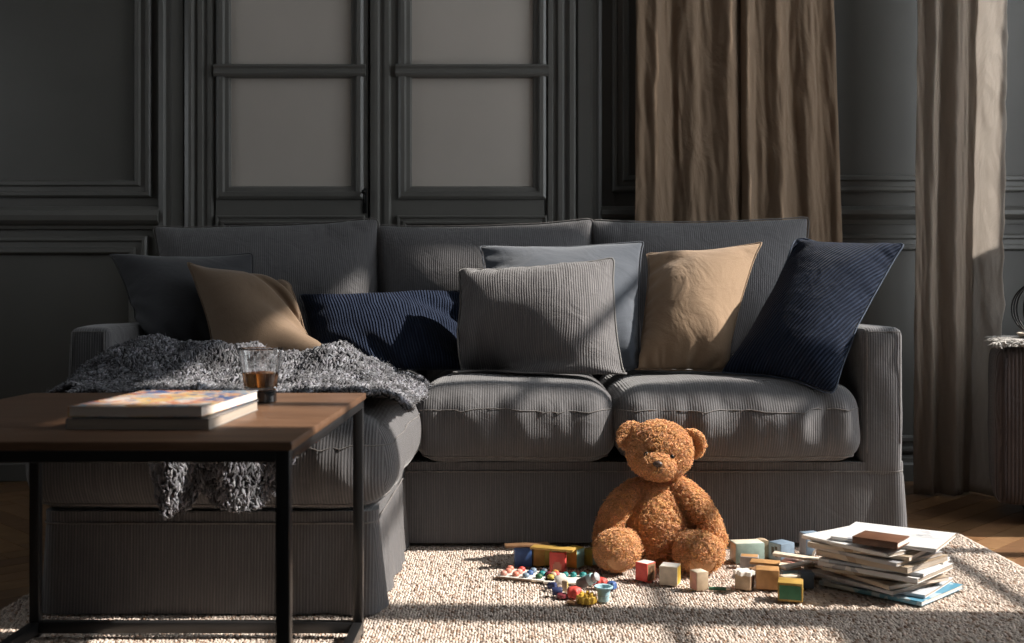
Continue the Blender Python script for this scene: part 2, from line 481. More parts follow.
# ---- double door with frosted panes
def door_leaf(nm, xa, xb, pa, pb, y=WALL_Y - .004):
    d = empty(nm, (WX((xa + xb) / 2), y, 0)); structure(d)
    x0, x1, p0, p1 = WX(xa), WX(xb), WX(pa), WX(pb)
    zs = [(WZ(188), WZ(78)), (WZ(67), 2.60)]
    fr = MB(); th = .026
    for za, zb in ((.01, WZ(224)), (zs[0][0], 3.3)):
        fr.rbox(x0, p0, y - th, y, za, zb, .0005); fr.rbox(p1, x1, y - th, y, za, zb, .0005)
    fr.rbox(x0, x1, y - th, y, WZ(224), zs[0][0], .0005)
    fr.rbox(p0, p1, y - th, y, 2.60, 3.3, .003)
    fr.rbox(p0, p1, y - th, y, .01, .18, .003)
    fr.build('door_frame', M_trim, d, smooth=False)
    lp = MB(); lp.rbox(p0, p1, y - .014, y, .18, WZ(224), .002)
    frame_sweep(lp, p0 - .05, p1 + .05, .2, WZ(216), scaled(PM, .55, .8), y=y - th)
    lp.build('lower_panel', M_trim, d, smooth=False)
    mu = MB()
    rail(mu, p0 - .055, p1 + .055, [(WZ(79), 0), (WZ(78), .012), (WZ(76), .018), (WZ(74), .012), (WZ(71), .012), (WZ(69), .02), (WZ(67), .014), (WZ(66), 0)], y=y - th - .006)
    mu.build('muntin', M_trim, d, smooth=False)
    gl = [(0, 0), (0, .012), (.010, .018), (.024, .018), (.030, .006), (.044, .004), (.052, -.016)]
    for z0, z1 in zs:
        gm = MB(); frame_sweep(gm, p0 - .045, p1 + .045, z0 - .045, z1 + .045, gl, y=y - th + .003)
        gm.build('glazing_bead', M_trim, d, smooth=False)
        pn = MB(); pn.box(p0, p1, y - .012, y - .004, z0 - .001, z1 + .001)
        pn.build('pane', M_pane, d, smooth=False)
    return d
dl = door_leaf('door_1', 218, 369, 231, 353)
dr = door_leaf('door_2', 371, 544, 411, 534)
m = MB(); upright(m, .01, 3.3, px_prof([(371, .026), (372, .040), (376, .044), (379, .044), (381, .034), (384, .034), (386, .042), (390, .042), (392, .03), (392.5, .026)])); m.build('astragal', M_trim, dr, smooth=False)
k = MB(); k.rbox(WX(364.0), WX(368.0), WALL_Y - .036, WALL_Y - .029, WZ(214), WZ(189), .001)
k.tube([(WX(366), WALL_Y - .034, WZ(193)), (WX(366), WALL_Y - .055, WZ(193)), (WX(366), WALL_Y - .07, WZ(193.4))], [.005, .004, .009], 10)
k.tube([(WX(366), WALL_Y - .062, WZ(194)), (WX(366), WALL_Y - .062, WZ(204))], [.003, .004], 8)
k.build('door_handle', M_black, dl)

# ================================================================== LIGHT, CAMERA
SUN_AZ, SUN_EL = math.radians(-3.0), math.radians(40.5)
to_sun = Vector((math.cos(SUN_EL) * math.cos(SUN_AZ), math.cos(SUN_EL) * math.sin(SUN_AZ), math.sin(SUN_EL)))
sl = bpy.data.lights.new('sun', 'SUN'); sl.energy = 9.0; sl.angle = math.radians(.9); sl.color = (1.0, .93, .84)
so = link(bpy.data.objects.new('sun', sl)); so.rotation_euler = to_sun.to_track_quat('Z', 'Y').to_euler(); so.location = (8, 4, 7)
w = bpy.data.worlds.new('sky'); scene.world = w; w.use_nodes = True
bg = w.node_tree.nodes['Background']; bg.inputs[0].default_value = (.91, .96, 1.0, 1); bg.inputs[1].default_value = 4.6
for k, (a, b, z0, z1) in enumerate(WINS + [ADDED_TRANSOM]):
    pl = bpy.data.lights.new('window_portal', 'AREA'); pl.shape = 'RECTANGLE'; pl.size = z1 - z0; pl.size_y = b - a
    pl.cycles.is_portal = True
    po = link(bpy.data.objects.new('window_portal', pl)); po.location = (XR + .12, (a + b) / 2, (z0 + z1) / 2)
    po.rotation_euler = (0, math.radians(90), 0)
pl = bpy.data.lights.new('window_portal', 'AREA'); pl.shape = 'RECTANGLE'; pl.size = LW[3] - LW[2]; pl.size_y = LW[1] - LW[0]; pl.cycles.is_portal = True
po = link(bpy.data.objects.new('window_portal', pl)); po.location = (XL - .17, (LW[0] + LW[1]) / 2, (LW[2] + LW[3]) / 2); po.rotation_euler = (0, math.radians(-90), 0)
cam = bpy.data.cameras.new('camera'); cam.sensor_width = 36; cam.lens = 36 * F_PX / 1024
cam.shift_y = (HY - 321.5) / 1024
co = link(bpy.data.objects.new('camera', cam)); co.location = (0, 0, CAM_H); co.rotation_euler = (math.radians(90), 0, 0)
cam.dof.use_dof = True; cam.dof.focus_distance = 3.0; cam.dof.aperture_fstop = 5.0
cam.clip_start = .02
scene.camera = co
vs = scene.view_settings
scene.display_settings.display_device = 'sRGB'
vs.view_transform = 'Standard'; vs.look = 'None'; vs.gamma = 1; vs.use_curve_mapping = False; vs.exposure = 0.0
scene.cycles.use_denoising = True
scene.cycles.max_bounces = 8; scene.cycles.diffuse_bounces = 5
scene.cycles.sample_clamp_indirect = 6
# ================================================================== CLOTH (inflated cushions)
COLLIDERS = []
def add_collider(V, Fc): COLLIDERS.append(BVHTree.FromPolygons([tuple(p) for p in V], [tuple(f) for f in Fc]))

def sim_pillow(c, w, h, vt, nx=30, ny=30, steps=150, seed=0, planes=(), K=60.0, cols=(), grav=0.0, pinw=(1, 1, 1, 1), rimk=.10, bow=(0, 0, 0, 0), uneven=.14):
    """two sheets sewn at the rim, blown up; c = corners TL,TR,BR,BL (seen from the camera); vt = mean thickness wanted"""
    rg = np.random.default_rng(seed)
    c = np.asarray(c, float)
    U, V = np.meshgrid(np.linspace(0, 1, nx), np.linspace(0, 1, ny), indexing='ij')
    base = ((1 - U) * (1 - V))[..., None] * c[0] + (U * (1 - V))[..., None] * c[1] + (U * V)[..., None] * c[2] + ((1 - U) * V)[..., None] * c[3]
    nrm = np.cross(c[3] - c[0] + c[2] - c[1], c[1] - c[0] + c[2] - c[3]); nrm /= np.linalg.norm(nrm)
    if nrm[1] > 0: nrm = -nrm
    bump = (np.sin(PI * U) * np.sin(PI * V))[..., None]
    S = np.stack([base + nrm * .03 * bump, base - nrm * .03 * bump])
    S += rg.normal(0, .0012, S.shape)
    S[1, 0], S[1, -1], S[1, :, 0], S[1, :, -1] = S[0, 0], S[0, -1], S[0, :, 0], S[0, :, -1]
    prev = S.copy()
    dx, dy = w / (nx - 1), h / (ny - 1); dd = math.hypot(dx, dy)
    def vary(shape, f):
        o = np.zeros((2, nx, ny))
        for l in range(2):
            for i in range(nx):
                for j in range(ny):
                    o[l, i, j] = 1 + uneven * (noise.noise(Vector((i * f[0] / nx, j * f[1] / ny, seed * 3.7 + l * 11))))
        return o
    RX = (vary(S.shape, (14, 5)) * dx)[..., None]; RY = (vary(S.shape, (5, 14)) * dy)[..., None]
    sgn = np.array([1.0, -1.0])[:, None, None, None]
    dt2 = 1.0 / 60 ** 2; S0 = S.copy()
    def con(a, b, rest, ks, kc):
        d = b - a; L = np.linalg.norm(d, axis=-1, keepdims=True) + 1e-9
        e = (L - rest) / L
        k = np.where(e > 0, ks, kc)
        return .5 * k * e * d
    def solve(S):
        for ax, RR in ((1, RX), (2, RY)):
            for par in (0, 1):
                n = S.shape[ax]
                ia = np.arange(par, n - 1, 2)
                A = np.take(S, ia, ax); B = np.take(S, ia + 1, ax); rest = np.take(RR, ia, ax)
                q = con(A, B, rest, .95, .55)
                if ax == 1: S[:, ia] += q; S[:, ia + 1] -= q
                else: S[:, :, ia] += q; S[:, :, ia + 1] -= q
        D = np.zeros_like(S)
        q = con(S[:, :-1, :-1], S[:, 1:, 1:], dd, .25, .06); D[:, :-1, :-1] += q; D[:, 1:, 1:] -= q
        q = con(S[:, 1:, :-1], S[:, :-1, 1:], dd, .25, .06); D[:, 1:, :-1] += q; D[:, :-1, 1:] -= q
        q = con(S[:, :-2], S[:, 2:], 2 * dx, .0, .10); D[:, :-2] += q; D[:, 2:] -= q
        q = con(S[:, :, :-2], S[:, :, 2:], 2 * dy, .0, .10); D[:, :, :-2] += q; D[:, :, 2:] -= q
        S += D
        for sl in ((0, slice(None)), (-1, slice(None)), (slice(None), 0), (slice(None), -1)):
            m = (S[0][sl] + S[1][sl]) / 2; S[0][sl] = m; S[1][sl] = m
        for (i, j), q, pw in zip(((0, 0), (-1, 0), (-1, -1), (0, -1)), c, pinw):
            if pw: S[:, i, j] = q
        if rimk:
            for key, q in rim:
                S[(slice(None),) + key] += (q - S[(slice(None),) + key]) * rimk
        return S
    # the rim keeps near straight hems between the corners (bow: outward swell top, right, bottom, left)
    uu, vv = np.linspace(0, 1, nx), np.linspace(0, 1, ny)
    def hem(a, b, t, k, ctr):
        m = (a + b) / 2 - ctr; m /= np.linalg.norm(m)
        return a + (b - a) * t[:, None] + m * (k * 4 * t * (1 - t))[:, None]
    ctr = c.mean(0)
    rim = [((slice(None), 0), hem(c[0], c[1], uu, bow[0], ctr)), ((-1, slice(None)), hem(c[1], c[2], vv, bow[1], ctr)),
           ((slice(None), -1), hem(c[3], c[2], uu, bow[2], ctr)), ((0, slice(None)), hem(c[0], c[3], vv, bow[3], ctr))]
    for st in range(steps):
        gx = np.gradient(S, axis=1); gy = np.gradient(S, axis=2)
        N = np.cross(gy, gx) * sgn                       # outward, area weighted
        if (N[0] * nrm).sum() < 0: N = -N
        area = dx * dy
        vol = ((S[0] - S[1]) * nrm).sum() * area / (w * h)
        p = K * max(0.0, min(1.0, (vt - vol) / (vt * .25)))
        acc = N / area * p
        acc[..., 2] += grav
        vel = (S - prev) * .93; prev = S.copy()
        S = S + vel + acc * dt2
        for it in range(9): S = solve(S)
        for (q, n) in planes:
            d = (S - np.asarray(q)) @ np.asarray(n)
            S = S + np.where(d < 0, -d, 0)[..., None] * np.asarray(n)
        if cols and st % 2 == 0:
            flat = S.reshape(-1, 3)
            for bvh in cols:
                for i in range(len(flat)):
                    hit = bvh.find_nearest(Vector(flat[i]), .14)
                    if hit[0] is None: continue
                    dv = Vector(flat[i]) - hit[0]
                    s = dv.dot(hit[1])
                    if s < .010: flat[i] += np.array(hit[1]) * (.010 - s)
            S = flat.reshape(S.shape)
            for sl in ((0, slice(None)), (-1, slice(None)), (slice(None), 0), (slice(None), -1)):
                m = (S[0][sl] + S[1][sl]) / 2; S[0][sl] = m; S[1][sl] = m
    return S, U * w, V * h

def vol_of(S, w, h):
    return np.linalg.norm(S[0] - S[1], axis=-1).mean(), np.linalg.norm(S[0] - S[1], axis=-1).max()

def pillow_mesh(name, S, U, V, m, parent=None, sub=2, collide=True):
    _, nx, ny, _ = S.shape
    ids = np.zeros((2, nx, ny), int); ids[0] = np.arange(nx * ny).reshape(nx, ny)
    k = nx * ny; verts = [tuple(p) for p in S[0].reshape(-1, 3)]; uv = [(a, b) for a, b in zip(U.ravel(), V.ravel())]
    for i in range(nx):
        for j in range(ny):
            if i in (0, nx - 1) or j in (0, ny - 1): ids[1, i, j] = ids[0, i, j]
            else:
                ids[1, i, j] = k; k += 1; verts.append(tuple(S[1, i, j])); uv.append((U[i, j], V[i, j]))
    f = []
    for i in range(nx - 1):
        for j in range(ny - 1):
            f.append((ids[0, i, j], ids[0, i, j + 1], ids[0, i + 1, j + 1], ids[0, i + 1, j]))
            f.append((ids[1, i, j], ids[1, i + 1, j], ids[1, i + 1, j + 1], ids[1, i, j + 1]))
    mb = MB(); mb.add(verts, f)
    o = mb.build(name, m, parent, uv=uv)
    md = o.modifiers.new('smooth', 'SUBSURF'); md.levels = sub; md.render_levels = sub
    if collide: add_collider(verts, f)
    return o

def rim_path(S, off=0.0):
    A = S[0]; nx, ny, _ = A.shape
    r = [A[i, 0] for i in range(nx)] + [A[-1, j] for j in range(1, ny)] + [A[i, -1] for i in range(nx - 2, -1, -1)] + [A[0, j] for j in range(ny - 2, 0, -1)]
    return np.array(r)

def piping(name, S, rad, m, parent):
    r = rim_path(S); n = len(r)
    r = (r + np.roll(r, 1, 0) * .5 + np.roll(r, -1, 0) * .5) / 2
    mb = MB(); mb.tube([tuple(p) for p in r], rad, 6, closed=True)
    return mb.build(name, m, parent)

# ================================================================== SOFA
C_A, C_B = (.180, .174, .177), (.080, .078, .082)
M_sofa = mat_cord('grey_corduroy', C_A, C_B, .0068, coord='obj', bdist=.0007, wrinkle=.4)
M_sofa_uv = mat_cord('grey_corduroy_cover', C_A, C_B, .0068, coord='uv', bdist=.0007, wrinkle=.4)
M_sofa_pipe = mat('grey_piping', (.15, .14, .135), rough=.85, var=.2, vscale=60, bump=.3, bscale=300)
sofa = empty('sofa', (0, 3.5, 0))
tag(sofa, 'long charcoal grey corduroy sofa with a chaise at its left end, against the panelled wall', 'sofa')

FY, SXL, SXR = 3.07, -1.245, 1.098
def sub_o(o, n=1):
    md = o.modifiers.new('smooth', 'SUBSURF'); md.levels = n; md.render_levels = n; return o

def rounded_box(x0, x1, y0, y1, z0, z1, r, step, fn=None):
    def axis(a, b):
        n = max(2, int(round((b - a) / step))); t = np.linspace(a, b, n + 1)
        return t
    X, Y, Z = axis(x0, x1), axis(y0, y1), axis(z0, z1)
    V = {}; vl = []; f = []
    def vid(i, j, k):
        key = (i, j, k)
        if key not in V:
            p = np.array([X[i], Y[j], Z[k]])
            q = np.array([min(max(p[0], x0 + r), x1 - r), min(max(p[1], y0 + r), y1 - r), min(max(p[2], z0 + r), z1 - r)])
            d = p - q; L = np.linalg.norm(d)
            if L > 1e-9: p = q + d / L * r
            if fn is not None: p = fn(p)
            V[key] = len(vl); vl.append(p)
        return V[key]
    nx, ny, nz = len(X) - 1, len(Y) - 1, len(Z) - 1
    for i in range(nx):
        for j in range(ny):
            f.append((vid(i, j, 0), vid(i, j + 1, 0), vid(i + 1, j + 1, 0), vid(i + 1, j, 0)))
            f.append((vid(i, j, nz), vid(i + 1, j, nz), vid(i + 1, j + 1, nz), vid(i, j + 1, nz)))
    for i in range(nx):
        for k in range(nz):
            f.append((vid(i, 0, k), vid(i + 1, 0, k), vid(i + 1, 0, k + 1), vid(i, 0, k + 1)))
            f.append((vid(i, ny, k), vid(i, ny, k + 1), vid(i + 1, ny, k + 1), vid(i + 1, ny, k)))
    for j in range(ny):
        for k in range(nz):
            f.append((vid(0, j, k), vid(0, j, k + 1), vid(0, j + 1, k + 1), vid(0, j + 1, k)))
            f.append((vid(nx, j, k), vid(nx, j + 1, k), vid(nx, j + 1, k + 1), vid(nx, j, k + 1)))
    return vl, f

def nz3(x, y, z): return noise.noise(Vector((x, y, z)))

def cushion_fn(x0, x1, y0, y1, z0, z1, crown, bulge, seed, wr=.006, side=.02):
    cx, cy, cz = (x0 + x1) / 2, (y0 + y1) / 2, (z0 + z1) / 2
    hx, hy, hz = (x1 - x0) / 2, (y1 - y0) / 2, (z1 - z0) / 2
    def fn(p):
        u, v, w = (p[0] - cx) / hx, (p[1] - cy) / hy, (p[2] - cz) / hz
        q = p.copy()
        if w > 0: q[2] += crown * max(0, 1 - u ** 4) * max(0, 1 - v ** 6) * w
        q[1] += bulge * v * (1 - min(1, u * u) * .7) * (1 - w * w * .8) if v < 0 else 0
        q[0] += side * u * (1 - min(1, v * v) * .6) * (1 - w * w * .8) * abs(u)
        # puckers at the front top edge and soft dents on top
        fr = math.exp(-((v + 1.0) / .28) ** 2) * math.exp(-((w - .35) / .75) ** 2)
        a = nz3(p[0] * 13 + seed, p[2] * 5, seed * 3.1); b = nz3(p[0] * 27 + seed, p[2] * 7 + p[1] * 5, seed)
        d = (a * 1.3 - abs(b) * .8) * wr * 1.6 * fr
        q[1] += d; q[2] -= abs(d) * .5
        t = nz3(p[0] * 5 + seed, p[1] * 5, seed + p[2] * 4) * wr * .9
        q[2] += t * (1 if w > 0 else .3)
        q[0] += nz3(p[1] * 6, p[2] * 8 + seed, 4.0) * wr * .8
        q[1] += nz3(p[0] * 6, p[2] * 9, seed + 9.0) * wr * .7
        return q
    return fn

def cushion(name, x0, x1, y0, y1, z0, z1, r, crown, bulge, seed, m=None, wr=.006, side=.02, step=.019, pipe=True, pz=.022, toppipe=True):
    fn = cushion_fn(x0, x1, y0, y1, z0, z1, crown, bulge, seed, wr, side)
    v, f = rounded_box(x0, x1, y0, y1, z0, z1, r, step, fn)
    mb = MB(); mb.add(v, f)
    o = mb.build(name, m or M_sofa, sofa); sub_o(o, 1)
    add_collider(v, f)
    if pipe:
        for zz, rad, nm in ((z0 + pz, .0035, 'piping'), (z1 - r * .75, .0015, 'seam')):
            if nm == 'seam' and not toppipe: continue
            pts = []
            dz = min(abs(zz - z0), abs(z1 - zz)); ins = r - math.sqrt(max(0, r * r - max(0, r - dz) ** 2))
            rr = r - ins
            def corner(cx_, cy_, a0):
                for k in range(7):
                    a = a0 + PI / 2 * k / 6
                    pts.append((cx_ + rr * math.cos(a), cy_ + rr * math.sin(a)))
            corner(x1 - r, y1 - r, 0); corner(x0 + r, y1 - r, PI / 2); corner(x0 + r, y0 + r, PI); corner(x1 - r, y0 + r, 3 * PI / 2)
            dense = []
            for a, b in zip(pts, pts[1:] + pts[:1]):
                n = max(1, int(math.hypot(b[0] - a[0], b[1] - a[1]) / .02))
                for k in range(n): dense.append((a[0] + (b[0] - a[0]) * k / n, a[1] + (b[1] - a[1]) * k / n))
            path = [fn(np.array([a, b, zz])) for a, b in dense]
            t = MB(); t.tube([tuple(p) for p in path], rad, 6, closed=True)
            t.build(nm, M_sofa_pipe, o)
    return o

def skirted_box(name, x0, x1, y0, y1, z0, z1, r, flare, seed, folds=(), top_taper=0.0):
    """slip-cover base: straight sides, slight flare, pleats near given corners"""
    loop = []
    def seg(a, b):
        n = max(1, int(math.hypot(b[0] - a[0], b[1] - a[1]) / .012))
        for k in range(n): loop.append((a[0] + (b[0] - a[0]) * k / n, a[1] + (b[1] - a[1]) * k / n, None))
    cs = [(x1 - r, y0 + r, -PI / 2), (x1 - r, y1 - r, 0), (x0 + r, y1 - r, PI / 2), (x0 + r, y0 + r, PI)]
    prevp = None; first = None
    for cx_, cy_, a0 in cs:
        arc = [(cx_ + r * math.cos(a0 + PI / 2 * k / 6), cy_ + r * math.sin(a0 + PI / 2 * k / 6)) for k in range(7)]
        if prevp is not None: seg(prevp, arc[0])
        else: first = arc[0]
        loop += [(a[0], a[1], None) for a in arc[:-1]]; prevp = arc[-1]
    seg(prevp, first)
    L = [(a, b) for a, b, _ in loop]; n = len(L); rows = 16
    v = []; f = []
    for k in range(rows + 1):
        t = k / rows; z = z0 + (z1 - z0) * t
        for i in range(n):
            p = np.array(L[i]); d = np.array(L[(i + 1) % n]) - np.array(L[i - 1]); d /= np.linalg.norm(d) + 1e-9
            nn = np.array([d[1], -d[0]])
            o = flare * (1 - t) ** 1.6 + nz3(p[0] * 4 + seed, p[1] * 4, z * 3) * .005 * (1.1 - t)
            for fx, fy, amp, wid, fq in folds:
                dist = math.hypot(p[0] - fx, p[1] - fy)
                o += amp * (1 - t * .75) * math.exp(-(dist / wid) ** 2) * math.sin(dist * fq + t * 1.5)
            if .86 < t < .92: o -= .002
            q = p + nn * o
            v.append((q[0], q[1], z))
    for k in range(rows):
        for i in range(n):
            i2 = (i + 1) % n
            f.append((k * n + i, k * n + i2, (k + 1) * n + i2, (k + 1) * n + i))
    f.append(tuple(range(n))[::-1]); f.append(tuple(rows * n + i for i in range(n)))
    mb = MB(); mb.add(v, f)
    o = mb.build(name, M_sofa, sofa, angle=50)
    add_collider(v, [q for q in f if len(q) == 4])
    seamp = []
    for i in range(n):
        p = np.array(L[i]); d = np.array(L[(i + 1) % n]) - np.array(L[i - 1]); d /= np.linalg.norm(d) + 1e-9
        seamp.append((p[0] + d[1] * .001, p[1] - d[0] * .001, z0 + (z1 - z0) * .885))
    t = MB(); t.tube(seamp, .0022, 5, closed=True); t.build('seam', M_sofa_pipe, o)
    return o

skirted_box('base', SXL, SXR, FY, 4.02, .022, .246, .03, .006, 1.0, folds=[(SXR, FY, .010, .12, 46), (SXR, FY + .3, .008, .2, 30)])
skirted_box('chaise_base', -1.035, -.30, 2.415, 3.12, .014, .236, .035, .012, 7.0, folds=[(-.30, 2.44, .012, .20, 40), (-.30, 2.85, .008, .2, 34)])
def arm(nm, x0, x1, seed):
    fn = cushion_fn(x0, x1, FY - .004, 4.0, .205, .62, .004, .004, seed, .004, .003)
    v, f = rounded_box(x0, x1, FY - .004, 4.0, .205, .622, .022, .016, fn)
    mb = MB(); mb.add(v, f); o = sub_o(mb.build(nm, M_sofa, sofa), 1); add_collider(v, f)
    # stitched edge round the front panel
    path = []
    xa, xb, za, zb = x0 + .012, x1 - .012, .27, .61
    for a, b in ((( xa, za), (xa, zb)), ((xa, zb), (xb, zb)), ((xb, zb), (xb, za))):
        for k in range(12): path.append((a[0] + (b[0] - a[0]) * k / 12, FY - .0035, a[1] + (b[1] - a[1]) * k / 12))
    t = MB(); t.tube(path, .0014, 6); t.build('piping', M_sofa_pipe, o)
    return o
arm('arm', .978, SXR - .004, 3.0); arm('arm', SXL + .004, -1.125, 5.0)
v, f = rounded_box(-1.14, .99, 3.90, 4.03, .24, .80, .03, .04, None)
mb = MB(); mb.add(v, f); sub_o(mb.build('back_frame', M_sofa, sofa), 1); add_collider(v, f)
feet = MB()
cushion('seat_cushion', -.268, .286, FY - .045, 3.90, .244, .457, .075, .02, .028, 11.0, wr=.013)
cushion('seat_cushion', .290, .972, FY - .045, 3.90, .244, .457, .075, .02, .028, 23.0, wr=.013)
cushion('chaise_cushion', -1.075, -.275, 2.385, 3.90, .232, .452, .085, .022, .018, 37.0, wr=.013, side=.028, step=.021)
for fx, fy in ((-.98, 2.47), (-.36, 2.47), (-1.18, 3.95), (1.04, 3.95), (1.04, 3.13), (-1.18, 3.13)):
    t = MB(); t.lathe([(.018, 0), (.02, .004), (.024, .05)], 14, c=(fx, fy, 0.0015 if fy > 3.3 or fx < -1.1 else .0138)); t.build('foot', M_black, sofa)

SEAT = [((0, 0, .476), (0, 0, 1))]
def ppt(px, py, Y): return P(px, py, Y)
BACKP = [((0, 3.935, 0), (0, -1, 0))]
def back_cushion(xa, ya, xb, yb, seed, xl, xr):
    c = [P(xa, ya, 3.80), P(xb, yb, 3.80), np.array([xr, 3.74, .50]), np.array([xl, 3.74, .50])]
    w = np.linalg.norm(c[1] - c[0]) * 1.03; h = np.linalg.norm(c[3] - c[0]) * 1.05
    S, U, V = sim_pillow(c, w, h, .125, 34, 26, 130, seed, planes=SEAT + BACKP, rimk=.07, bow=(-.002, .008, 0, .008))
    o = pillow_mesh('back_cushion', S, U + xl, V, M_sofa_uv, sofa)
    piping('piping', S, .0022, M_sofa_pipe, o)
    return o
back_cushion(152, 226, 378, 218, 1, -1.10, -.46)
back_cushion(375, 225, 593, 218, 2, -.455, .275)
back_cushion(590, 220, 809, 216, 3, .28, .965)
BASECOL = list(COLLIDERS)
# ================================================================== THROW PILLOWS
M_char = mat_linen('charcoal_linen', (.050, .051, .057), (.032, .033, .037), wrinkle=.5)
M_taupe = mat_linen('taupe_linen', (.215, .148, .098), (.150, .102, .067), wrinkle=.5)
M_tan = mat_linen('tan_linen', (.37, .258, .170), (.27, .182, .116), wrinkle=.8, wscale=6, wd=.016)
M_slate = mat_linen('slate_velvet', (.088, .100, .122), (.062, .071, .087), scale=500, wrinkle=.6, sheen=.35)
M_navy = mat_cord('navy_corduroy', (.036, .052, .092), (.005, .008, .020), .0088, coord='uv', axis=0, bdist=.0034, wob=.012, wrinkle=.5, sheen=.03, spec=.1)
M_navyb = mat_cord('navy_corduroy_wide', (.034, .050, .088), (.004, .007, .018), .0092, coord='uv', axis=0, bdist=.0036, wob=.014, wrinkle=.6, sheen=.03, spec=.1)
M_gcord = mat_cord('grey_pillow_corduroy', (.225, .212, .210), (.085, .082, .086), .0072, coord='uv', axis=0, bdist=.0013, wob=.006, wrinkle=.6, sheen=.25)
M_navypipe = mat('pale_blue_lining', (.05, .065, .095), rough=.9, var=.2, vscale=40)
M_navyd = mat('navy_seam', (.016, .022, .040), rough=.9)
M_chard = mat('charcoal_seam', (.04, .04, .044), rough=.9)
M_taud = mat('taupe_seam', (.22, .15, .095), rough=.9)
M_slad = mat('slate_seam', (.11, .13, .16), rough=.9)
M_gseam = mat('grey_seam', (.17, .165, .16), rough=.9)

SEATP = [((0, 0, .486), (0, 0, 1))]
def pillow(label, corners, sx, sy, vt, m, pm, seed, cols, nx=32, ny=32, extra=(), pin=(1, 1, 1, 1), pr=.0020, uvrot=0.0, K=60, grav=0.0, rimk=.045, bow=(-.013, -.011, -.003, -.011), name='throw_pillow', steps=150, seat=True):
    c = np.array(corners)
    w = (np.linalg.norm(c[1] - c[0]) + np.linalg.norm(c[2] - c[3])) / 2 * sx
    h = (np.linalg.norm(c[3] - c[0]) + np.linalg.norm(c[2] - c[1])) / 2 * sy
    S, U, V = sim_pillow(c, w, h, vt, nx, ny, steps, seed, planes=(SEATP if seat else []) + list(extra), cols=cols, K=K, pinw=pin, grav=grav, rimk=rimk, bow=bow)
    ca, sa = math.cos(uvrot), math.sin(uvrot)
    root = pillow_mesh(name, S, U * ca - V * sa, U * sa + V * ca, m)
    tag(root, label, 'pillow', 'throw pillows along the sofa')
    r = rim_path(S); r = (r + np.roll(r, 1, 0) * .5 + np.roll(r, -1, 0) * .5) / 2
    t = MB(); t.tube([tuple(p) for p in r], pr, 6, closed=True)
    o = t.build('piping', pm, None, origin=tuple(root.location)); o.location = (0, 0, 0); o.parent = root
    return root, S

BC = [COLLIDERS[i] for i in range(len(COLLIDERS))]
# rear row
p, S = pillow('slate blue velvet pillow with smooth cover standing behind the grey corduroy pillow',
       [P(478, 246, 3.62), P(645, 241, 3.62), P(640, 374, 3.36), P(492, 368, 3.36)], 1.035, 1.035, .085, M_slate, M_slate, 21, BC[-3:], uvrot=0)
c_slate = COLLIDERS[-1]
p, S = pillow('tan linen pillow with a peaked upper right corner, between slate blue and navy pillows',
       [P(645, 254, 3.60), P(764, 241, 3.50), P(723, 376, 3.28), P(634, 373, 3.36)], 1.04, 1.035, .085, M_tan, M_tan, 22, BC[-3:] + [c_slate])
c_tan = COLLIDERS[-1]
p, S = pillow('large charcoal linen pillow leaning in the left corner of the sofa',
       [P(108, 254, 3.50), P(253, 253, 3.62), P(272, 365, 3.34), P(145, 352, 3.30)], 1.035, 1.035, .085, M_char, M_char, 23, BC[-3:] + [BC[3]])
c_char = COLLIDERS[-1]
p, S = pillow('navy corduroy lumbar pillow lying low between the taupe and grey pillows',
       [P(297, 294, 3.62), P(464, 291, 3.62), P(470, 378, 3.36), P(318, 386, 3.36)], 1.035, 1.05, .085, M_navy, M_navyd, 24, BC[-3:], ny=22, uvrot=0.12)
c_lum = COLLIDERS[-1]
# front row
p, S = pillow('taupe linen pillow tipped on a corner in front of the charcoal pillow',
       [P(186, 261, 3.36), P(288, 281, 3.40), P(333, 356, 3.16), P(214, 372, 3.12)], 1.05, 1.05, .085, M_taupe, M_taupe, 25, [c_char, c_lum] + BC[-3:])
p, S = pillow('grey corduroy pillow in front, overlapping the slate blue velvet pillow',
       [P(460, 270, 3.42), P(613, 257, 3.42), P(628, 386, 3.17), P(447, 380, 3.20)], 1.035, 1.06, .085, M_gcord, M_gseam, 31, [c_slate, c_lum, c_tan] + BC[-3:], pr=.003)
S_grey = S
p, S = pillow('big navy corduroy pillow tipped on one corner against the right arm',
       [P(796, 240, 3.52), P(905, 244, 3.26), P(833, 394, 3.01), P(722, 374, 3.22)], 1.035, 1.035, .10, M_navyb, M_navypipe, 27, [c_tan] + BC[-3:] + [BC[2], BC[6]], uvrot=-0.35, pr=.0026, seat=False)
# ================================================================== COFFEE TABLE
M_walnut = mat_wood('walnut_top', (.20, .110, .064), (.088, .045, .026), (1.2, 9, 9), rough=.33, scale=3.2, bump=.1)
M_frame = mat('black_steel', (.016, .016, .017), rough=.30, metal=.0, spec=.5)
RUGZ = .0138
TX0, TX1, TY0, TY1, TZ = -.987, -.300, 1.500, 2.262, .510
table = empty('coffee_table', ((TX0 + TX1) / 2, (TY0 + TY1) / 2, RUGZ))
tag(table, 'low walnut topped coffee table with a thin black steel frame', 'table')
m = MB(); m.rbox(TX0, TX1, TY0, TY1, TZ - .013, TZ, .0025); m.build('tabletop', M_walnut, table, angle=40)
b = .020
LX = (TX0 + .004, TX1 - .004 - b); LY = (TY0 + .004, TY1 - .004 - b)
for lx in LX:
    for ly in LY:
        m = MB(); m.rbox(lx, lx + b, ly, ly + b, RUGZ, TZ - .013, .002); m.build('leg', M_frame, table, angle=40)
for ly in LY:
    m = MB(); m.rbox(LX[0] + b, LX[1], ly, ly + b, TZ - .030, TZ - .0132, .0015); m.build('apron_rail', M_frame, table, angle=40)
for lx in LX:
    m = MB(); m.rbox(lx, lx + b, LY[0] + b, LY[1], TZ - .030, TZ - .0132, .0015); m.build('apron_rail', M_frame, table, angle=40)
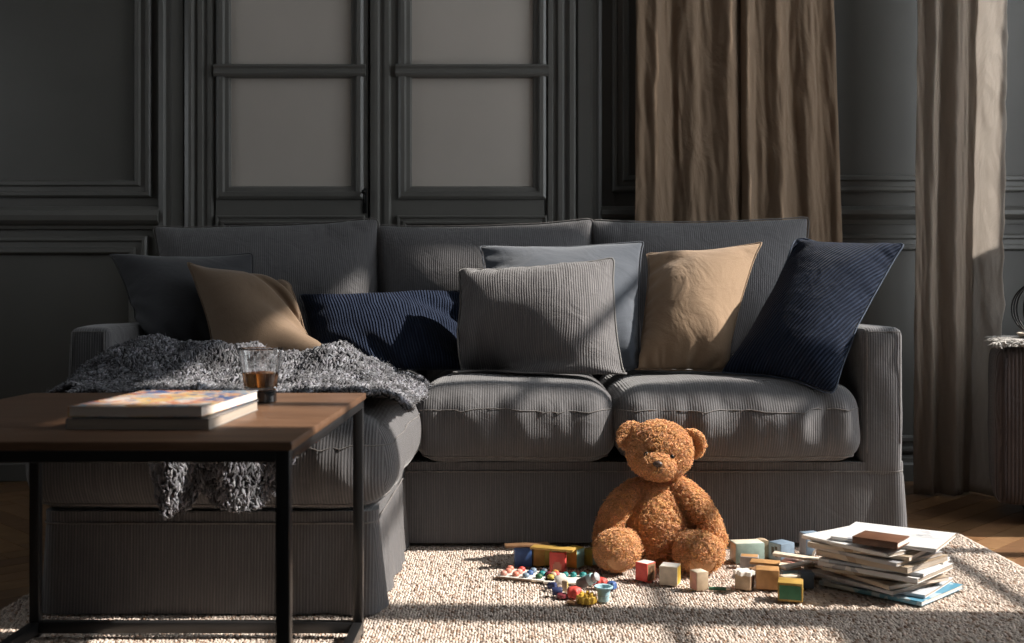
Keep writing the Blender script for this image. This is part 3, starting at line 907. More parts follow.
m = MB(); m.rbox(LX[0] + b, LX[1], LY[1], LY[1] + b, .022, .045, .0015); m.build('stretcher', M_frame, table, angle=40)
for lx in LX:
    m = MB(); m.rbox(lx, lx + b, LY[0] + b, LY[1], .022, .045, .0015); m.build('stretcher', M_frame, table, angle=40)

# ================================================================== MAGAZINES
def mat_pages(name, c1, c2, scale=900):
    m = bpy.data.materials.new(name); N, L = nodes(m); bs = N['Principled BSDF']
    tc = N.new('ShaderNodeTexCoord'); sp = N.new('ShaderNodeSeparateXYZ'); L.new(tc.outputs['Object'], sp.inputs[0])
    nz = N.new('ShaderNodeTexNoise'); nz.noise_dimensions = '1D'; nz.inputs['Scale'].default_value = scale; nz.inputs['Detail'].default_value = 2
    L.new(sp.outputs[2], nz.inputs['W'])
    cr = N.new('ShaderNodeValToRGB'); cr.color_ramp.elements[0].position = .35; cr.color_ramp.elements[1].position = .6
    cr.color_ramp.elements[0].color = rgba(c2); cr.color_ramp.elements[1].color = rgba(c1)
    L.new(nz.outputs['Fac'], cr.inputs['Fac']); L.new(cr.outputs['Color'], bs.inputs['Base Color'])
    bs.inputs['Roughness'].default_value = .7
    return m
M_pages = mat_pages('paper_edges', (.80, .71, .63), (.52, .44, .38))
M_pages2 = mat_pages('aged_paper_edges', (.46, .39, .32), (.22, .18, .15))

def mat_cover(name, base, accents, scale=14.0, amount=.5, rough=.3, lines=False):
    """printed cover: patches of colour over a base"""
    m = bpy.data.materials.new(name); N, L = nodes(m); bs = N['Principled BSDF']
    tc = N.new('ShaderNodeTexCoord')
    vo = N.new('ShaderNodeTexVoronoi'); vo.inputs['Scale'].default_value = scale
    nzw = N.new('ShaderNodeTexNoise'); nzw.inputs['Scale'].default_value = scale * 1.5
    mxv = N.new('ShaderNodeMix'); mxv.data_type = 'VECTOR'; mxv.inputs[0].default_value = .12
    L.new(tc.outputs['Object'], nzw.inputs['Vector']); L.new(tc.outputs['Object'], mxv.inputs[4]); L.new(nzw.outputs['Color'], mxv.inputs[5])
    L.new(mxv.outputs[1], vo.inputs['Vector'])
    sp = N.new('ShaderNodeSeparateColor'); L.new(vo.outputs['Color'], sp.inputs[0])
    cr = N.new('ShaderNodeValToRGB'); cr.color_ramp.interpolation = 'CONSTANT'
    el = cr.color_ramp.elements
    n = len(accents)
    el[0].position = 0; el[0].color = rgba(accents[0]); el[1].position = 1.0 / n; el[1].color = rgba(accents[1 % n])
    for k in range(2, n):
        e = el.new(k / n); e.color = rgba(accents[k])
    L.new(sp.outputs[0], cr.inputs['Fac'])
    n2 = N.new('ShaderNodeTexNoise'); n2.inputs['Scale'].default_value = 9; n2.inputs['Detail'].default_value = 3
    L.new(tc.outputs['Object'], n2.inputs['Vector'])
    th = math_node(N, L, 'GREATER_THAN', n2.outputs['Fac'], 1 - amount)
    mc = N.new('ShaderNodeMix'); mc.data_type = 'RGBA'; L.new(th, mc.inputs[0]); mc.inputs[6].default_value = rgba(base); L.new(cr.outputs['Color'], mc.inputs[7])
    L.new(mc.outputs[2], bs.inputs['Base Color'])
    bs.inputs['Roughness'].default_value = rough
    return m

def magazine(label, center, z0, Lg, Wd, T, rot, cover, pages, group, bend=0.0, seed=0):
    """Wd along local x, Lg along local y; spine on the left edge"""
    root = empty('magazine', (center[0], center[1], z0), rot)
    tag(root, label, 'magazine', group)
    rg = random.Random(seed); p1 = rg.uniform(0, 6)
    def sheet(mb, x0, x1, y0, y1, za, zb, nx=10, ny=12):
        def zz(x, y): return bend * (((x / (Wd / 2)) ** 2) * .6 * (1 if x > 0 else .3) + ((y / (Lg / 2)) ** 2) * .4 * (1 if y < 0 else .4))
        v = []
        for za_ in (za, zb):
            for i in range(nx + 1):
                for j in range(ny + 1):
                    x = x0 + (x1 - x0) * i / nx; y = y0 + (y1 - y0) * j / ny
                    v.append((x, y, za_ + zz(x, y)))
        k = (nx + 1) * (ny + 1); f = []
        q = lambda l, i, j: l * k + i * (ny + 1) + j
        for i in range(nx):
            for j in range(ny):
                f.append((q(0, i, j), q(0, i, j + 1), q(0, i + 1, j + 1), q(0, i + 1, j)))
                f.append((q(1, i, j), q(1, i + 1, j), q(1, i + 1, j + 1), q(1, i, j + 1)))
        for i in range(nx):
            f.append((q(0, i, 0), q(0, i + 1, 0), q(1, i + 1, 0), q(1, i, 0))); f.append((q(0, i, ny), q(1, i, ny), q(1, i + 1, ny), q(0, i + 1, ny)))
        for j in range(ny):
            f.append((q(0, 0, j), q(1, 0, j), q(1, 0, j + 1), q(0, 0, j + 1))); f.append((q(0, nx, j), q(0, nx, j + 1), q(1, nx, j + 1), q(1, nx, j)))
        mb.add(v, f)
    c = .0007; hx, hy = Wd / 2, Lg / 2
    pg = MB(); sheet(pg, -hx + .0012, hx - .002, -hy + .0015, hy - .0015, c, T - c)
    pg.build('pages', pages, root, local=True, angle=40)
    cv = MB(); sheet(cv, -hx, hx, -hy, hy, T - c, T); sheet(cv, -hx, hx, -hy, hy, 0, c)
    cv.rbox(-hx - .0004, -hx + .001, -hy, hy, 0 + bend * .12, T + bend * .12, .0003)
    cv.build('cover', cover, root, local=True, angle=40)
    return root

M_cov_top = mat_cover('collage_cover', (.80, .70, .63), [(.62, .32, .16), (.08, .14, .30), (.66, .48, .38), (.55, .20, .12), (.30, .38, .46), (.66, .45, .18), (.72, .64, .58)], scale=30, amount=.62)
M_cov_low = mat_cover('plain_grey_cover', (.20, .20, .205), [(.15, .15, .155), (.26, .26, .26)], scale=6, amount=.4)
magazine('plain dark grey magazine lying on the coffee table under the collage covered one', (-.552, 1.775), TZ + .0005, .290, .215, .016, math.radians(-1), M_cov_low, M_pages2, 'magazines on the coffee table', 0.0, 3)
magazine('magazine with a colourful collage cover, upper of the two on the coffee table', (-.553, 1.782), TZ + .0177, .292, .204, .015, math.radians(-3), M_cov_top, M_pages, 'magazines on the coffee table', .002, 4)

# ================================================================== DRINKING GLASS
M_glass = bpy.data.materials.new('clear_glass'); N, L = nodes(M_glass); bs = N['Principled BSDF']
bs.inputs['Base Color'].default_value = (.97, .98, .98, 1); bs.inputs['Roughness'].default_value = .02; bs.inputs['Transmission Weight'].default_value = 1; bs.inputs['IOR'].default_value = 1.45
M_amber = bpy.data.materials.new('amber_drink'); N, L = nodes(M_amber); bs = N['Principled BSDF']
bs.inputs['Base Color'].default_value = (.80, .34, .08, 1); bs.inputs['Roughness'].default_value = .02; bs.inputs['Transmission Weight'].default_value = 1; bs.inputs['IOR'].default_value = 1.33
gp = P(260.5, 402, 2.06)
glass = empty('drinking_glass', (gp[0], 2.06, TZ)); tag(glass, 'tapered glass tumbler half full of amber drink on the coffee table', 'glass')
m = MB(); m.lathe([(.0285, .0005), (.0300, .002), (.0300, .021), (.0285, .0225), (.027, .023)], 40); m.build('base', mat('dark_glass_base', (.010, .012, .014), rough=.12, coat=.5), glass, local=True, angle=40)
m = MB()
outer = [(.0285, .0235), (.0300, .026), (.0340, .055), (.0405, .098), (.0420, .1015)]
inner = [(.0408, .1015), (.0392, .098), (.0326, .055), (.0285, .030), (.0270, .0285)]
m.lathe(outer + inner, 48); m.build('bowl', M_glass, glass, local=True)
m = MB(); m.lathe([(.0268, .0287), (.0283, .0302), (.0324, .0552), (.0321, .0556)], 48); m.build('drink', M_amber, glass, local=True, angle=40)

# ================================================================== KNITTED BLANKET
def interp(x, xs, ys): return float(np.interp(x, xs, ys))
def build_blanket():
    ns, nt = 150, 150
    hx = [-1.26, -1.20, -1.12, -.99, -.90, -.81, -.72, -.63, -.56, -.50, -.45, -.40, -.33, -.27, -.22]
    hz = [.36, .455, .525, .580, .560, .572, .560, .545, .530, .552, .562, .525, .476, .458, .43]
    def top(X, Y):
        base = .482 if X > -1.06 else .482 - (-1.06 - X) * .5
        if X > -.31: base = .482 - (X + .31) ** 2 * 6
        r = interp(X, hx, hz)
        w = .15 + .05 * nz3(X * 5, 2.2, 1)
        g = math.exp(-((Y - (2.99 + .03 * nz3(X * 4, 7, 3))) / w) ** 2)
        z = base + (r - base) * g
        amp = .026 if X < -.34 else .010
        z += amp * (1 - abs(nz3(X * 7 + Y * 4, Y * 5 - X * 2, 5.5)) * 2.2) * .6 * (.5 + .5 * g) + amp * .4 * nz3(X * 17, Y * 15, 8.1)
        z += .011 * abs(nz3(X * 26, Y * 22, 2.7)) + .006 * nz3(X * 48, Y * 44, 6.1)
        return z
    def hang(X):
        return interp(X, [-.80, -.77, -.74, -.705, -.67, -.63, -.58, -.52, -.47, -.43], [0, .13, .19, .185, .15, .165, .175, .16, .11, 0])
    Pts = np.zeros((ns, nt, 3))
    for i in range(ns):
        s = i / (ns - 1); X0 = -1.235 + s * 1.0
        yb = 3.13 + .03 * nz3(X0 * 6, 1.0, 2.0)
        if X0 > -.36: yb = 3.13 + (X0 + .36) * .25
        if X0 < -1.06: yb = 3.03
        H = hang(X0); yf = 2.405
        if X0 > -.46: yf = 2.41 + .05 * (1 + nz3(X0 * 9, 4, 4))
        if X0 < -.9: yf = 2.50 + .05 * nz3(X0 * 9, 4, 4)
        if X0 < -1.02: yf = 2.62
        lt = yb - yf; L = lt + (H + .04 if H > .01 else 0)
        for j in range(nt):
            l = L * j / (nt - 1); X = X0 + .010 * nz3(l * 6, X0 * 5, 9.0)
            if l <= lt:
                Y = yb - l; z = top(X, Y)
                if H > .01 and Y < yf + .07: z -= ((yf + .07 - Y) / .07) ** 2 * .025
            else:
                d = l - lt
                zt = top(X, yf) - .025
                a = min(1.0, d / .06)
                Y = yf - .052 * math.sin(a * PI / 2); z = zt - max(0, d - .012)
                k = min(1, d / .12)
                Xc = -.62
                X = Xc + (X - Xc) * (1 - .10 * k)
                Y -= k * (.022 + .028 * math.sin(X0 * 42 + 1.0) + .02 * nz3(X0 * 20, d * 8, 3))
                Y = min(Y, 2.352)
            Pts[i, j] = (X, Y, z)
    return Pts
BP = build_blanket()
def blanket_object():
    ns, nt, _ = BP.shape
    rg = np.random.default_rng(5)
    Ts = np.gradient(BP, axis=0); Tt = np.gradient(BP, axis=1)
    Nn = np.cross(Ts, -Tt); Nn /= np.linalg.norm(Nn, axis=-1, keepdims=True) + 1e-9
    Nn = np.where(Nn[..., 2:3] < -.2, -Nn, Nn)
    # base sheet
    idx = np.arange(ns * nt).reshape(ns, nt)
    low = (BP - Nn * .002).reshape(-1, 3)
    q = np.stack([idx[:-1, :-1], idx[1:, :-1], idx[1:, 1:], idx[:-1, 1:]], -1).reshape(-1, 4)
    M_yarn = mat('grey_wool_yarn', (.140, .138, .146), rough=.95, sheen=.08, attr=True, spec=.05, bump=.5, bscale=420, bdist=.002)
    V = [low]; Q = [q]; Cc = [np.full((ns * nt, 3), .35)]; off = ns * nt
    # knit strands : two slanted strands per stitch
    su = 104; sv = 92
    paths = []; rads = []; cols = []
    def samp(A, fi, fj):
        i0 = np.clip(fi.astype(int), 0, ns - 2); j0 = np.clip(fj.astype(int), 0, nt - 2)
        a = (fi - i0)[:, None]; b = (fj - j0)[:, None]
        return (A[i0, j0] * (1 - a) * (1 - b) + A[i0 + 1, j0] * a * (1 - b) + A[i0, j0 + 1] * (1 - a) * b + A[i0 + 1, j0 + 1] * a * b)
    I, J = np.meshgrid(np.arange(su), np.arange(sv), indexing='ij')
    I = I.ravel(); J = J.ravel(); n = len(I)
    for side in (-1, 1):
        fi = (I + .5 + rg.normal(0, .26, n)) / su * (ns - 1); fj = (J + .5 + rg.normal(0, .26, n)) / sv * (nt - 1)
        S = 6; path = np.zeros((n, S, 3)); rad = np.zeros((n, S))
        ang = rg.normal(0, 1.5, n)
        for k in range(S):
            t = k / (S - 1) - .5
            du = side * (.42 - .30 * (t + .5)) + ang * t * .6
            a = fi + (du) * (ns - 1) / su; b = fj + t * 3.0 * (nt - 1) / sv
            p = samp(BP, np.clip(a, 0, ns - 1.001), np.clip(b, 0, nt - 1.001)); nn = samp(Nn, np.clip(a, 0, ns - 1.001), np.clip(b, 0, nt - 1.001))
            lift = .0015 + .0075 * math.cos(t * PI) ** 1.0 * rg.uniform(.7, 1.3, n)
            path[:, k] = p + nn * lift[:, None] + rg.normal(0, .0012, (n, 3))
            rad[:, k] = (.0013 + .0019 * math.cos(t * PI)) * rg.uniform(.8, 1.2, n)
        v, qq = strands(path, rad, 6)
        shade = np.exp(rg.normal(0, .45, n)); c = np.clip(shade, .25, 1.8)
        mid = path[:, 2]; c = c * np.clip(.86 + .75 * np.array([nz3(a_[0] * 16, a_[1] * 14, a_[2] * 16) for a_ in mid]), .4, 1.5)
        tint = np.stack([c * rg.uniform(.95, 1.03, n), c, c * rg.uniform(.99, 1.08, n)], -1)
        V.append(v); Q.append(qq + off); Cc.append(np.repeat(tint, S * 6, axis=0)); off += len(v)
    # loose fuzz
    n = 16000
    fi = rg.uniform(0, ns - 1.001, n); fj = rg.uniform(0, nt - 1.001, n)
    edge = rg.random(n) < .2
    fj = np.where(edge & (rg.random(n) < .5), rg.choice([0.0, nt - 1.01], n), fj)
    fi = np.where(edge & (rg.random(n) < .35), rg.choice([0.0, ns - 1.01], n), fi)
    p0 = samp(BP, fi, fj); n0 = samp(Nn, fi, fj)
    d = rg.normal(0, 1, (n, 3)); d[:, 2] = np.abs(d[:, 2]) * .25; d /= np.linalg.norm(d, axis=1, keepdims=True)
    ln = rg.uniform(.005, .015, n)
    path = np.zeros((n, 4, 3))
    cur = rg.normal(0, .35, (n, 3))
    for k in range(4):
        t = k / 3
        path[:, k] = p0 + n0 * (.004 + .006 * t * (ln / .02))[:, None] + (d * t + cur * t * t) * ln[:, None]
    v, qq = strands(path, np.tile(np.array([.0008, .0007, .0005, .0002]), (n, 1)), 3)
    c = np.repeat(np.clip(np.exp(rg.normal(.25, .4, n)), .4, 2.2)[:, None], 3, 1)
    V.append(v); Q.append(qq + off); Cc.append(np.repeat(c, 12, axis=0)); off += len(v)
    o = fast_mesh('knitted_blanket', np.concatenate(V), np.concatenate(Q), M_yarn, cols=np.concatenate(Cc), origin=(-.7, 2.75, .48))
    tag(o, 'chunky grey knitted wool blanket bunched over the sofa chaise, one end hanging down its front', 'blanket')
blanket_object()
# ================================================================== RUG
RX0, RX1, RY0, RY1 = -1.14, 1.312, .95, 3.245
M_rugb = mat('rug_backing', (.42, .37, .32), rough=.95, var=.15, vscale=40)
M_pile = mat('rug_wool', (.57, .485, .42), rough=.95, attr=True, spec=.1, sheen=.1)
rug = MB().rbox(RX0, RX1, RY0, RY1, .0005, .0065, .002).build('rug', M_rugb, origin=((RX0 + RX1) / 2, (RY0 + RY1) / 2, 0))
tag(rug, 'large cream woven wool rug with brown flecks spread under the sofa and table', 'rug')
def rug_pile():
    rg = np.random.default_rng(8)
    nx = int((RX1 - RX0) / .0062); ny = int((RY1 - 1.55) / .0115)
    I, J = np.meshgrid(np.arange(nx), np.arange(ny), indexing='ij'); I = I.ravel(); J = J.ravel(); n = len(I)
    x = RX0 + (I + .5 + rg.normal(0, .15, n)) / nx * (RX1 - RX0)
    y = RY1 - (J + .5 * (I % 2) + .5 + rg.normal(0, .13, n)) * .0115
    keep = (y > 1.5)
    x, y = x[keep], y[keep]; n = len(x); I = I[keep]; J = J[keep]
    S = 5; ln = rg.uniform(.012, .020, n); sl = rg.normal(.2, .2, n); hg = rg.uniform(.0025, .0052, n)
    path = np.zeros((n, S, 3)); rad = np.zeros((n, S))
    for k in range(S):
        t = k / (S - 1) - .5
        path[:, k, 0] = x + t * ln * sl; path[:, k, 1] = y - t * ln; path[:, k, 2] = .0045 + hg * math.cos(t * PI) ** .8
        rad[:, k] = (.0021 + .0013 * math.cos(t * PI)) * rg.uniform(.85, 1.15, n)
    v, q = strands(path, rad, 5)
    row = np.array([nz3(a * .9, 0, 0) for a in np.arange(nx)])[I]
    c = np.clip(1.0 + .10 * row + rg.normal(0, .12, n), .5, 1.35)
    col = np.stack([c, c, c], -1)
    big = np.array([nz3(a * 14, b * 14, 3.3) for a, b in zip(x, y)])
    fl = rg.random(n)
    col[fl < .075 + .05 * big] *= np.array([.50, .40, .33])
    m2 = (fl > .93); col[m2] *= np.array([.55, .53, .52])
    m3 = (fl > .85) & ~m2; col[m3] *= np.array([.86, .76, .70])
    fast_mesh('pile', v, q, M_pile, parent=rug, cols=np.repeat(col, S * 5, axis=0))['kind'] = 'stuff'
    # bound, slightly frayed right hem
    n = 1100; yy = rg.uniform(1.5, RY1, n)
    n2 = 700; xx = rg.uniform(.9, RX1, n2)
    path = np.zeros((n + n2, 4, 3)); a = rg.normal(0, .5, n + n2); l = rg.uniform(.006, .022, n + n2)
    for k in range(4):
        t = k / 3
        path[:n, k, 0] = RX1 - .004 + t * l[:n]; path[:n, k, 1] = yy + a[:n] * t * l[:n]
        path[n:, k, 1] = RY1 - .004 + t * l[n:]; path[n:, k, 0] = xx + a[n:] * t * l[n:]
        path[:, k, 2] = .006 + .007 * math.sin(PI * min(1, t * 1.1)) * (1 - .4 * t) - .004 * t
    v, q = strands(path, np.tile(np.array([.0016, .0015, .0012, .0006]), (n + n2, 1)), 4)
    c = np.repeat(rg.uniform(.75, 1.25, n + n2)[:, None], 3, 1)
    fast_mesh('fringe', v, q, M_pile, parent=rug, cols=np.repeat(c, 16, axis=0))['kind'] = 'stuff'
rug_pile()

# ================================================================== TEDDY BEAR
def curls(pts, nrm, ln, rad, rg, S=7, turns=1.3, amp=.0036):
    n = len(pts)
    ref = np.where(np.abs(nrm[:, 2:3]) < .9, np.array([0, 0, 1.0]), np.array([1.0, 0, 0]))
    A = np.cross(nrm, ref); A /= np.linalg.norm(A, axis=1, keepdims=True); B = np.cross(nrm, A)
    ph = rg.uniform(0, 2 * PI, n); sp = rg.choice([-1, 1], n) * turns * 2 * PI * rg.uniform(.7, 1.3, n)
    lean = rg.normal(0, .55, (n, 2)); L = ln * rg.uniform(.6, 1.2, n)
    path = np.zeros((n, S, 3)); rr = np.zeros((n, S))
    for k in range(S):
        t = k / (S - 1)
        am = amp * math.sin(PI * min(1, t * .75 + .1))
        path[:, k] = pts + nrm * (L * (t - .25 * t * t))[:, None] + A * ((lean[:, 0] * L * t * t) + am * np.cos(ph + sp * t))[:, None] + B * ((lean[:, 1] * L * t * t) + am * np.sin(ph + sp * t))[:, None]
        path[:, k, 2] -= .0020 * t * t
        rr[:, k] = rad * (1 - .62 * t)
    return path, rr

def surf_sample(V, Fq, n, rg):
    tri = np.concatenate([Fq[:, [0, 1, 2]], Fq[:, [0, 2, 3]]])
    a, b, c = V[tri[:, 0]], V[tri[:, 1]], V[tri[:, 2]]
    cr = np.cross(b - a, c - a); ar = np.linalg.norm(cr, axis=1)
    pick = rg.choice(len(tri), n, p=ar / ar.sum())
    u, v = rg.random(n), rg.random(n); fl = u + v > 1; u[fl] = 1 - u[fl]; v[fl] = 1 - v[fl]
    p = a[pick] + u[:, None] * (b - a)[pick] + v[:, None] * (c - a)[pick]
    nn = cr[pick] / (ar[pick][:, None] + 1e-12)
    return p, nn

M_fur = mat('brown_plush', (.68, .350, .148), rough=.9, sheen=.3, attr=True, spec=.15)
M_pad = mat('peach_suede', (.50, .275, .14), rough=.9, bump=.3, bscale=300)
M_nose = mat('brown_nose', (.055, .035, .028), rough=.4)
M_eye = mat('dark_eye', (.008, .006, .005), rough=.25, coat=.2)
bear = empty('teddy_bear', (.39, 2.93, RUGZ))
tag(bear, 'curly brown teddy bear sitting on the rug, leaning back on the sofa base', 'teddy bear')

def fuzz_part(name, rows, n, seed, ln=.0115, rad=.00135, parent=None, flip_check=True, amp=.0036):
    """rows: list of closed rings (k,3) forming a lofted skin"""
    R = np.array(rows); m, k, _ = R.shape
    idx = np.arange(m * k).reshape(m, k)
    a = idx[:-1]; b = idx[1:]
    q = np.stack([a, b, np.roll(b, -1, 1), np.roll(a, -1, 1)], -1).reshape(-1, 4)
    V = R.reshape(-1, 3)
    rg = np.random.default_rng(seed)
    p, nn = surf_sample(V, q, n, rg)
    c = V.mean(0)
    if ((p - c) * nn).sum() < 0: nn = -nn; q = q[:, ::-1]
    dark = np.full((len(V), 3), .8)
    path, rr = curls(p, nn, ln, rad, rg, amp=amp)
    v2, q2 = strands(path, rr, 4)
    s = np.clip(np.exp(rg.normal(0, .16, n)), .6, 1.5)
    col = np.stack([s, s * rg.uniform(.92, 1.08, n), s * rg.uniform(.8, 1.25, n)], -1)
    return fast_mesh(name, np.concatenate([V, v2]), np.concatenate([q, q2 + len(V)]), M_fur, parent=parent or bear, cols=np.concatenate([dark, np.repeat(col, path.shape[1] * 4, axis=0)]))

def ell_rows(c, r, R=None, nu=30, nv=20, fn=None):
    rows = []
    for j in range(nv + 1):
        th = PI * (j + .001) / (nv + .002); ring = []
        for i in range(nu):
            ph = 2 * PI * i / nu
            d = np.array([math.sin(th) * math.cos(ph), math.sin(th) * math.sin(ph), math.cos(th)])
            p = d * np.array(r)
            if fn is not None: p = fn(d, p)
            if R is not None: p = np.array(R @ Vector(p))
            ring.append(p + np.array(c))
        rows.append(ring)
    return rows

def loft_rows(pts, rads, k=22, dens=26):
    """rounded tube through points with radii (rx or (rx, rz))"""
    pts = np.array(pts, float); t = np.linspace(0, 1, len(pts)); tt = np.linspace(0, 1, dens)
    rads = np.array(rads, float)
    def cr(arr):
        out = []
        for x in tt:
            f = x * (len(arr) - 1); i = min(int(f), len(arr) - 2); u = f - i
            p0, p1, p2, p3 = arr[max(i - 1, 0)], arr[i], arr[i + 1], arr[min(i + 2, len(arr) - 1)]
            out.append(.5 * (2 * p1 + (p2 - p0) * u + (2 * p0 - 5 * p1 + 4 * p2 - p3) * u * u + (3 * p1 - p0 - 3 * p2 + p3) * u ** 3))
        return np.array(out)
    C = cr(pts); Rr = cr(rads[:, None])[:, 0]
    T = np.gradient(C, axis=0); T /= np.linalg.norm(T, axis=1, keepdims=True)
    ref = np.array([0, 1.0, 0]); rows = []
    ends = 7
    seq = []
    for e in range(ends): 
        a = PI / 2 * (1 - e / ends); seq.append((C[0] - T[0] * Rr[0] * math.sin(a), T[0], max(Rr[0] * math.cos(a), 1e-4)))
    seq += [(C[i], T[i], Rr[i]) for i in range(len(C))]
    for e in range(1, ends + 1):
        a = PI / 2 * e / ends; seq.append((C[-1] + T[-1] * Rr[-1] * math.sin(a), T[-1], max(Rr[-1] * math.cos(a), 1e-4)))
    for c, tn_, r in seq:
        A = np.cross(tn_, ref); A /= np.linalg.norm(A); B = np.cross(tn_, A)
        rows.append([c + r * (A * math.cos(2 * PI * i / k) + B * math.sin(2 * PI * i / k)) for i in range(k)])
    return rows

def bear_build():
    H = P(659.5, 450, 2.890)
    tz = P(656, 523, 2.910)
    # torso: pear shaped, leaning back
    def torso_fn(d, p):
        k = 1.0 - .24 * max(0, d[2]) + .02 * d[2]
        p = p.copy(); p[0] *= k; p[1] *= k
        if d[1] < 0 and d[2] < .5: p[1] *= 1.08
        return p
    Rt = Matrix.Rotation(math.radians(-8), 3, 'X')
    fuzz_part('body', ell_rows((tz[0], tz[1], tz[2]), (.092, .082, .122), Rt, fn=torso_fn), 5200, 1)
    # head turned a little to its right
    Rh = Matrix.Rotation(math.radians(-9), 3, 'Z') @ Matrix.Rotation(math.radians(6), 3, 'X') @ Matrix.Rotation(math.radians(5), 3, 'Y')
    def head_fn(d, p):
        p = p.copy()
        if d[2] < 0: p[0] *= 1 + .05 * (-d[2]); 
        if d[1] < -.5: p[1] *= .93
        return p
    head = fuzz_part('head', ell_rows(H, (.0815, .072, .0735), Rh, fn=head_fn), 5200, 2)
    def hp(x, y, z): return np.array(H) + np.array(Rh @ Vector((x, y, z)))
    fuzz_part('muzzle', ell_rows(hp(-.001, -.066, -.024), (.044, .040, .034), Rh), 1400, 3, ln=.008, rad=.0010)
    m = MB(); m.ellipsoid(hp(-.001, -.108, -.010), (.0125, .008, .0085), Rh, 20, 12); m.build('nose', M_nose, bear)
    mo = MB(); mo.tube([hp(-.001, -.1095, -.018), hp(-.001, -.110, -.026), hp(-.008, -.108, -.0325), hp(-.015, -.098, -.033)], .0012, 6)
    mo.tube([hp(-.001, -.110, -.026), hp(.006, -.108, -.0325), hp(.013, -.098, -.033)], .0012, 6); mo.build('mouth_stitch', M_nose, bear)
    for sx in (-1, 1):
        m = MB(); m.ellipsoid(hp(.0325 * sx, -.0745, .004), (.0062, .005, .0062), Rh, 16, 10); m.build('eye', M_eye, bear)
    # ears: cupped discs
    for sx, px, py, tl in ((-1, 631, 436, 18), (1, 691, 443.5, -16)):
        c = P(px, py, 2.900)
        Re = Matrix.Rotation(math.radians(tl), 3, 'Y') @ Matrix.Rotation(math.radians(-18 * sx), 3, 'Z')
        def ear_fn(d, p):
            p = p.copy()
            if d[1] < 0: p[1] *= -.15 + .75 * (p[0] ** 2 + p[2] ** 2) / .035 ** 2
            return p
        fuzz_part('ear', ell_rows(c, (.0355, .017, .0355), Re, 26, 16, ear_fn), 1400, 10 + sx, ln=.0085)
    # arms hang to the rug beside the belly
    fuzz_part('arm', loft_rows([P(636, 490, 2.905), P(622, 503, 2.880), P(611, 522, 2.865), P(606, 543, 2.865)], [.027, .032, .032, .029]), 2600, 21)
    fuzz_part('arm', loft_rows([P(680, 489, 2.905), P(692, 500, 2.880), P(705, 519, 2.865), P(714, 540, 2.865)], [.027, .032, .032, .029]), 2600, 22)
    # legs stick out towards the camera, soles show
    for k, (px, py, rx, rz, hx) in enumerate(((616.5, 549.5, .0525, .047, 632), (698.5, 552, .0585, .0475, 684))):
        c = P(px, py, 2.765)
        c[2] = max(c[2], RUGZ + rz - .002)
        hip = P(hx, 552, 2.885); hip[2] = RUGZ + .045
        leg = fuzz_part('leg', loft_rows([hip, hip * .5 + c * .5 + np.array([0, 0, .002]), c + np.array([0, .03, 0])], [.040, .040, .040]), 1500, 31 + k)
        Rf = Matrix.Rotation(math.radians(10 if k == 0 else -8), 3, 'Z') @ Matrix.Rotation(math.radians(14), 3, 'X')
        foot = fuzz_part('foot', ell_rows(c, (rx, .042, rz), Rf), 2600, 41 + k)
        pc = np.array(c) + np.array(Rf @ Vector((.004 if k else -.002, -.0375, -.012)))
        m = MB(); m.ellipsoid(pc, (rx * .60, .0125, rz * .52), Rf, 24, 12); o = m.build('foot_pad', M_pad, bear); o['label'] = 'peach suede foot pad'
bear_build()
# ================================================================== TOYS ON THE RUG
def paint(name, c, rough=.5, var=.12, vs=60): return mat('paint_' + name, c, rough=rough, var=var, vscale=vs, bump=.1, bscale=200, bdist=.0006)
C = dict(blue=(.045, .10, .26), ochre=(.42, .22, .05), oak=(.40, .22, .09), olive=(.42, .32, .06), yellow=(.66, .42, .06), red=(.60, .075, .060),
         teal=(.24, .42, .40), dteal=(.02, .20, .20), cream=(.66, .58, .46), white=(.74, .70, .64), tan=(.42, .32, .22), brown=(.20, .11, .055), dbrown=(.10, .055, .032),
         mint=(.30, .40, .36), bluegrey=(.17, .23, .30), slate=(.075, .10, .13), green=(.045, .17, .085), dgreen=(.03, .11, .06), gold=(.40, .25, .06),
         orange=(.40, .215, .085), pink=(.60, .30, .24), navy=(.025, .035, .10), lblue=(.33, .52, .58), maroon=(.16, .025, .035), grey=(.30, .30, .31), dgrey=(.12, .12, .125), purple=(.12, .09, .22), salmon=(.58, .20, .14))
MT = {k: paint(k, v) for k, v in C.items()}
RZ = RUGZ + .0005

def place(name, label, cat, px, py, rz=0.0, group=None, dy=0.0, z=None):
    z = RZ if z is None else z
    g = ground(px, py, z)
    o = empty(name, (g[0], g[1] + dy, z), rz); tag(o, label, cat, group); return o

def face_cube(mb, w, d, h, faces, bev=.0022):
    """faces: material index for (-y front, +x right, +z top, -x left, +y back, -z bottom)"""
    bm = bmesh.new(); bmesh.ops.create_cube(bm, size=1)
    for v in bm.verts: v.co = Vector((v.co.x * w, v.co.y * d, (v.co.z + .5) * h))
    for f in bm.faces:
        n = f.normal
        key = 0 if n.y < -.5 else 1 if n.x > .5 else 2 if n.z > .5 else 3 if n.x < -.5 else 4 if n.y > .5 else 5
        f.material_index = faces[key]
    bmesh.ops.bevel(bm, geom=list(bm.edges), offset=bev, segments=2, affect='EDGES', profile=.5)
    k = mb.n
    for v in bm.verts: mb.v.append(v.co[:]); mb.col.append((1, 1, 1))
    bm.verts.index_update()
    for f in bm.faces: mb.f.append(tuple(v.index + k for v in f.verts)); mb.m.append(f.material_index)
    mb.n += len(bm.verts); bm.free()

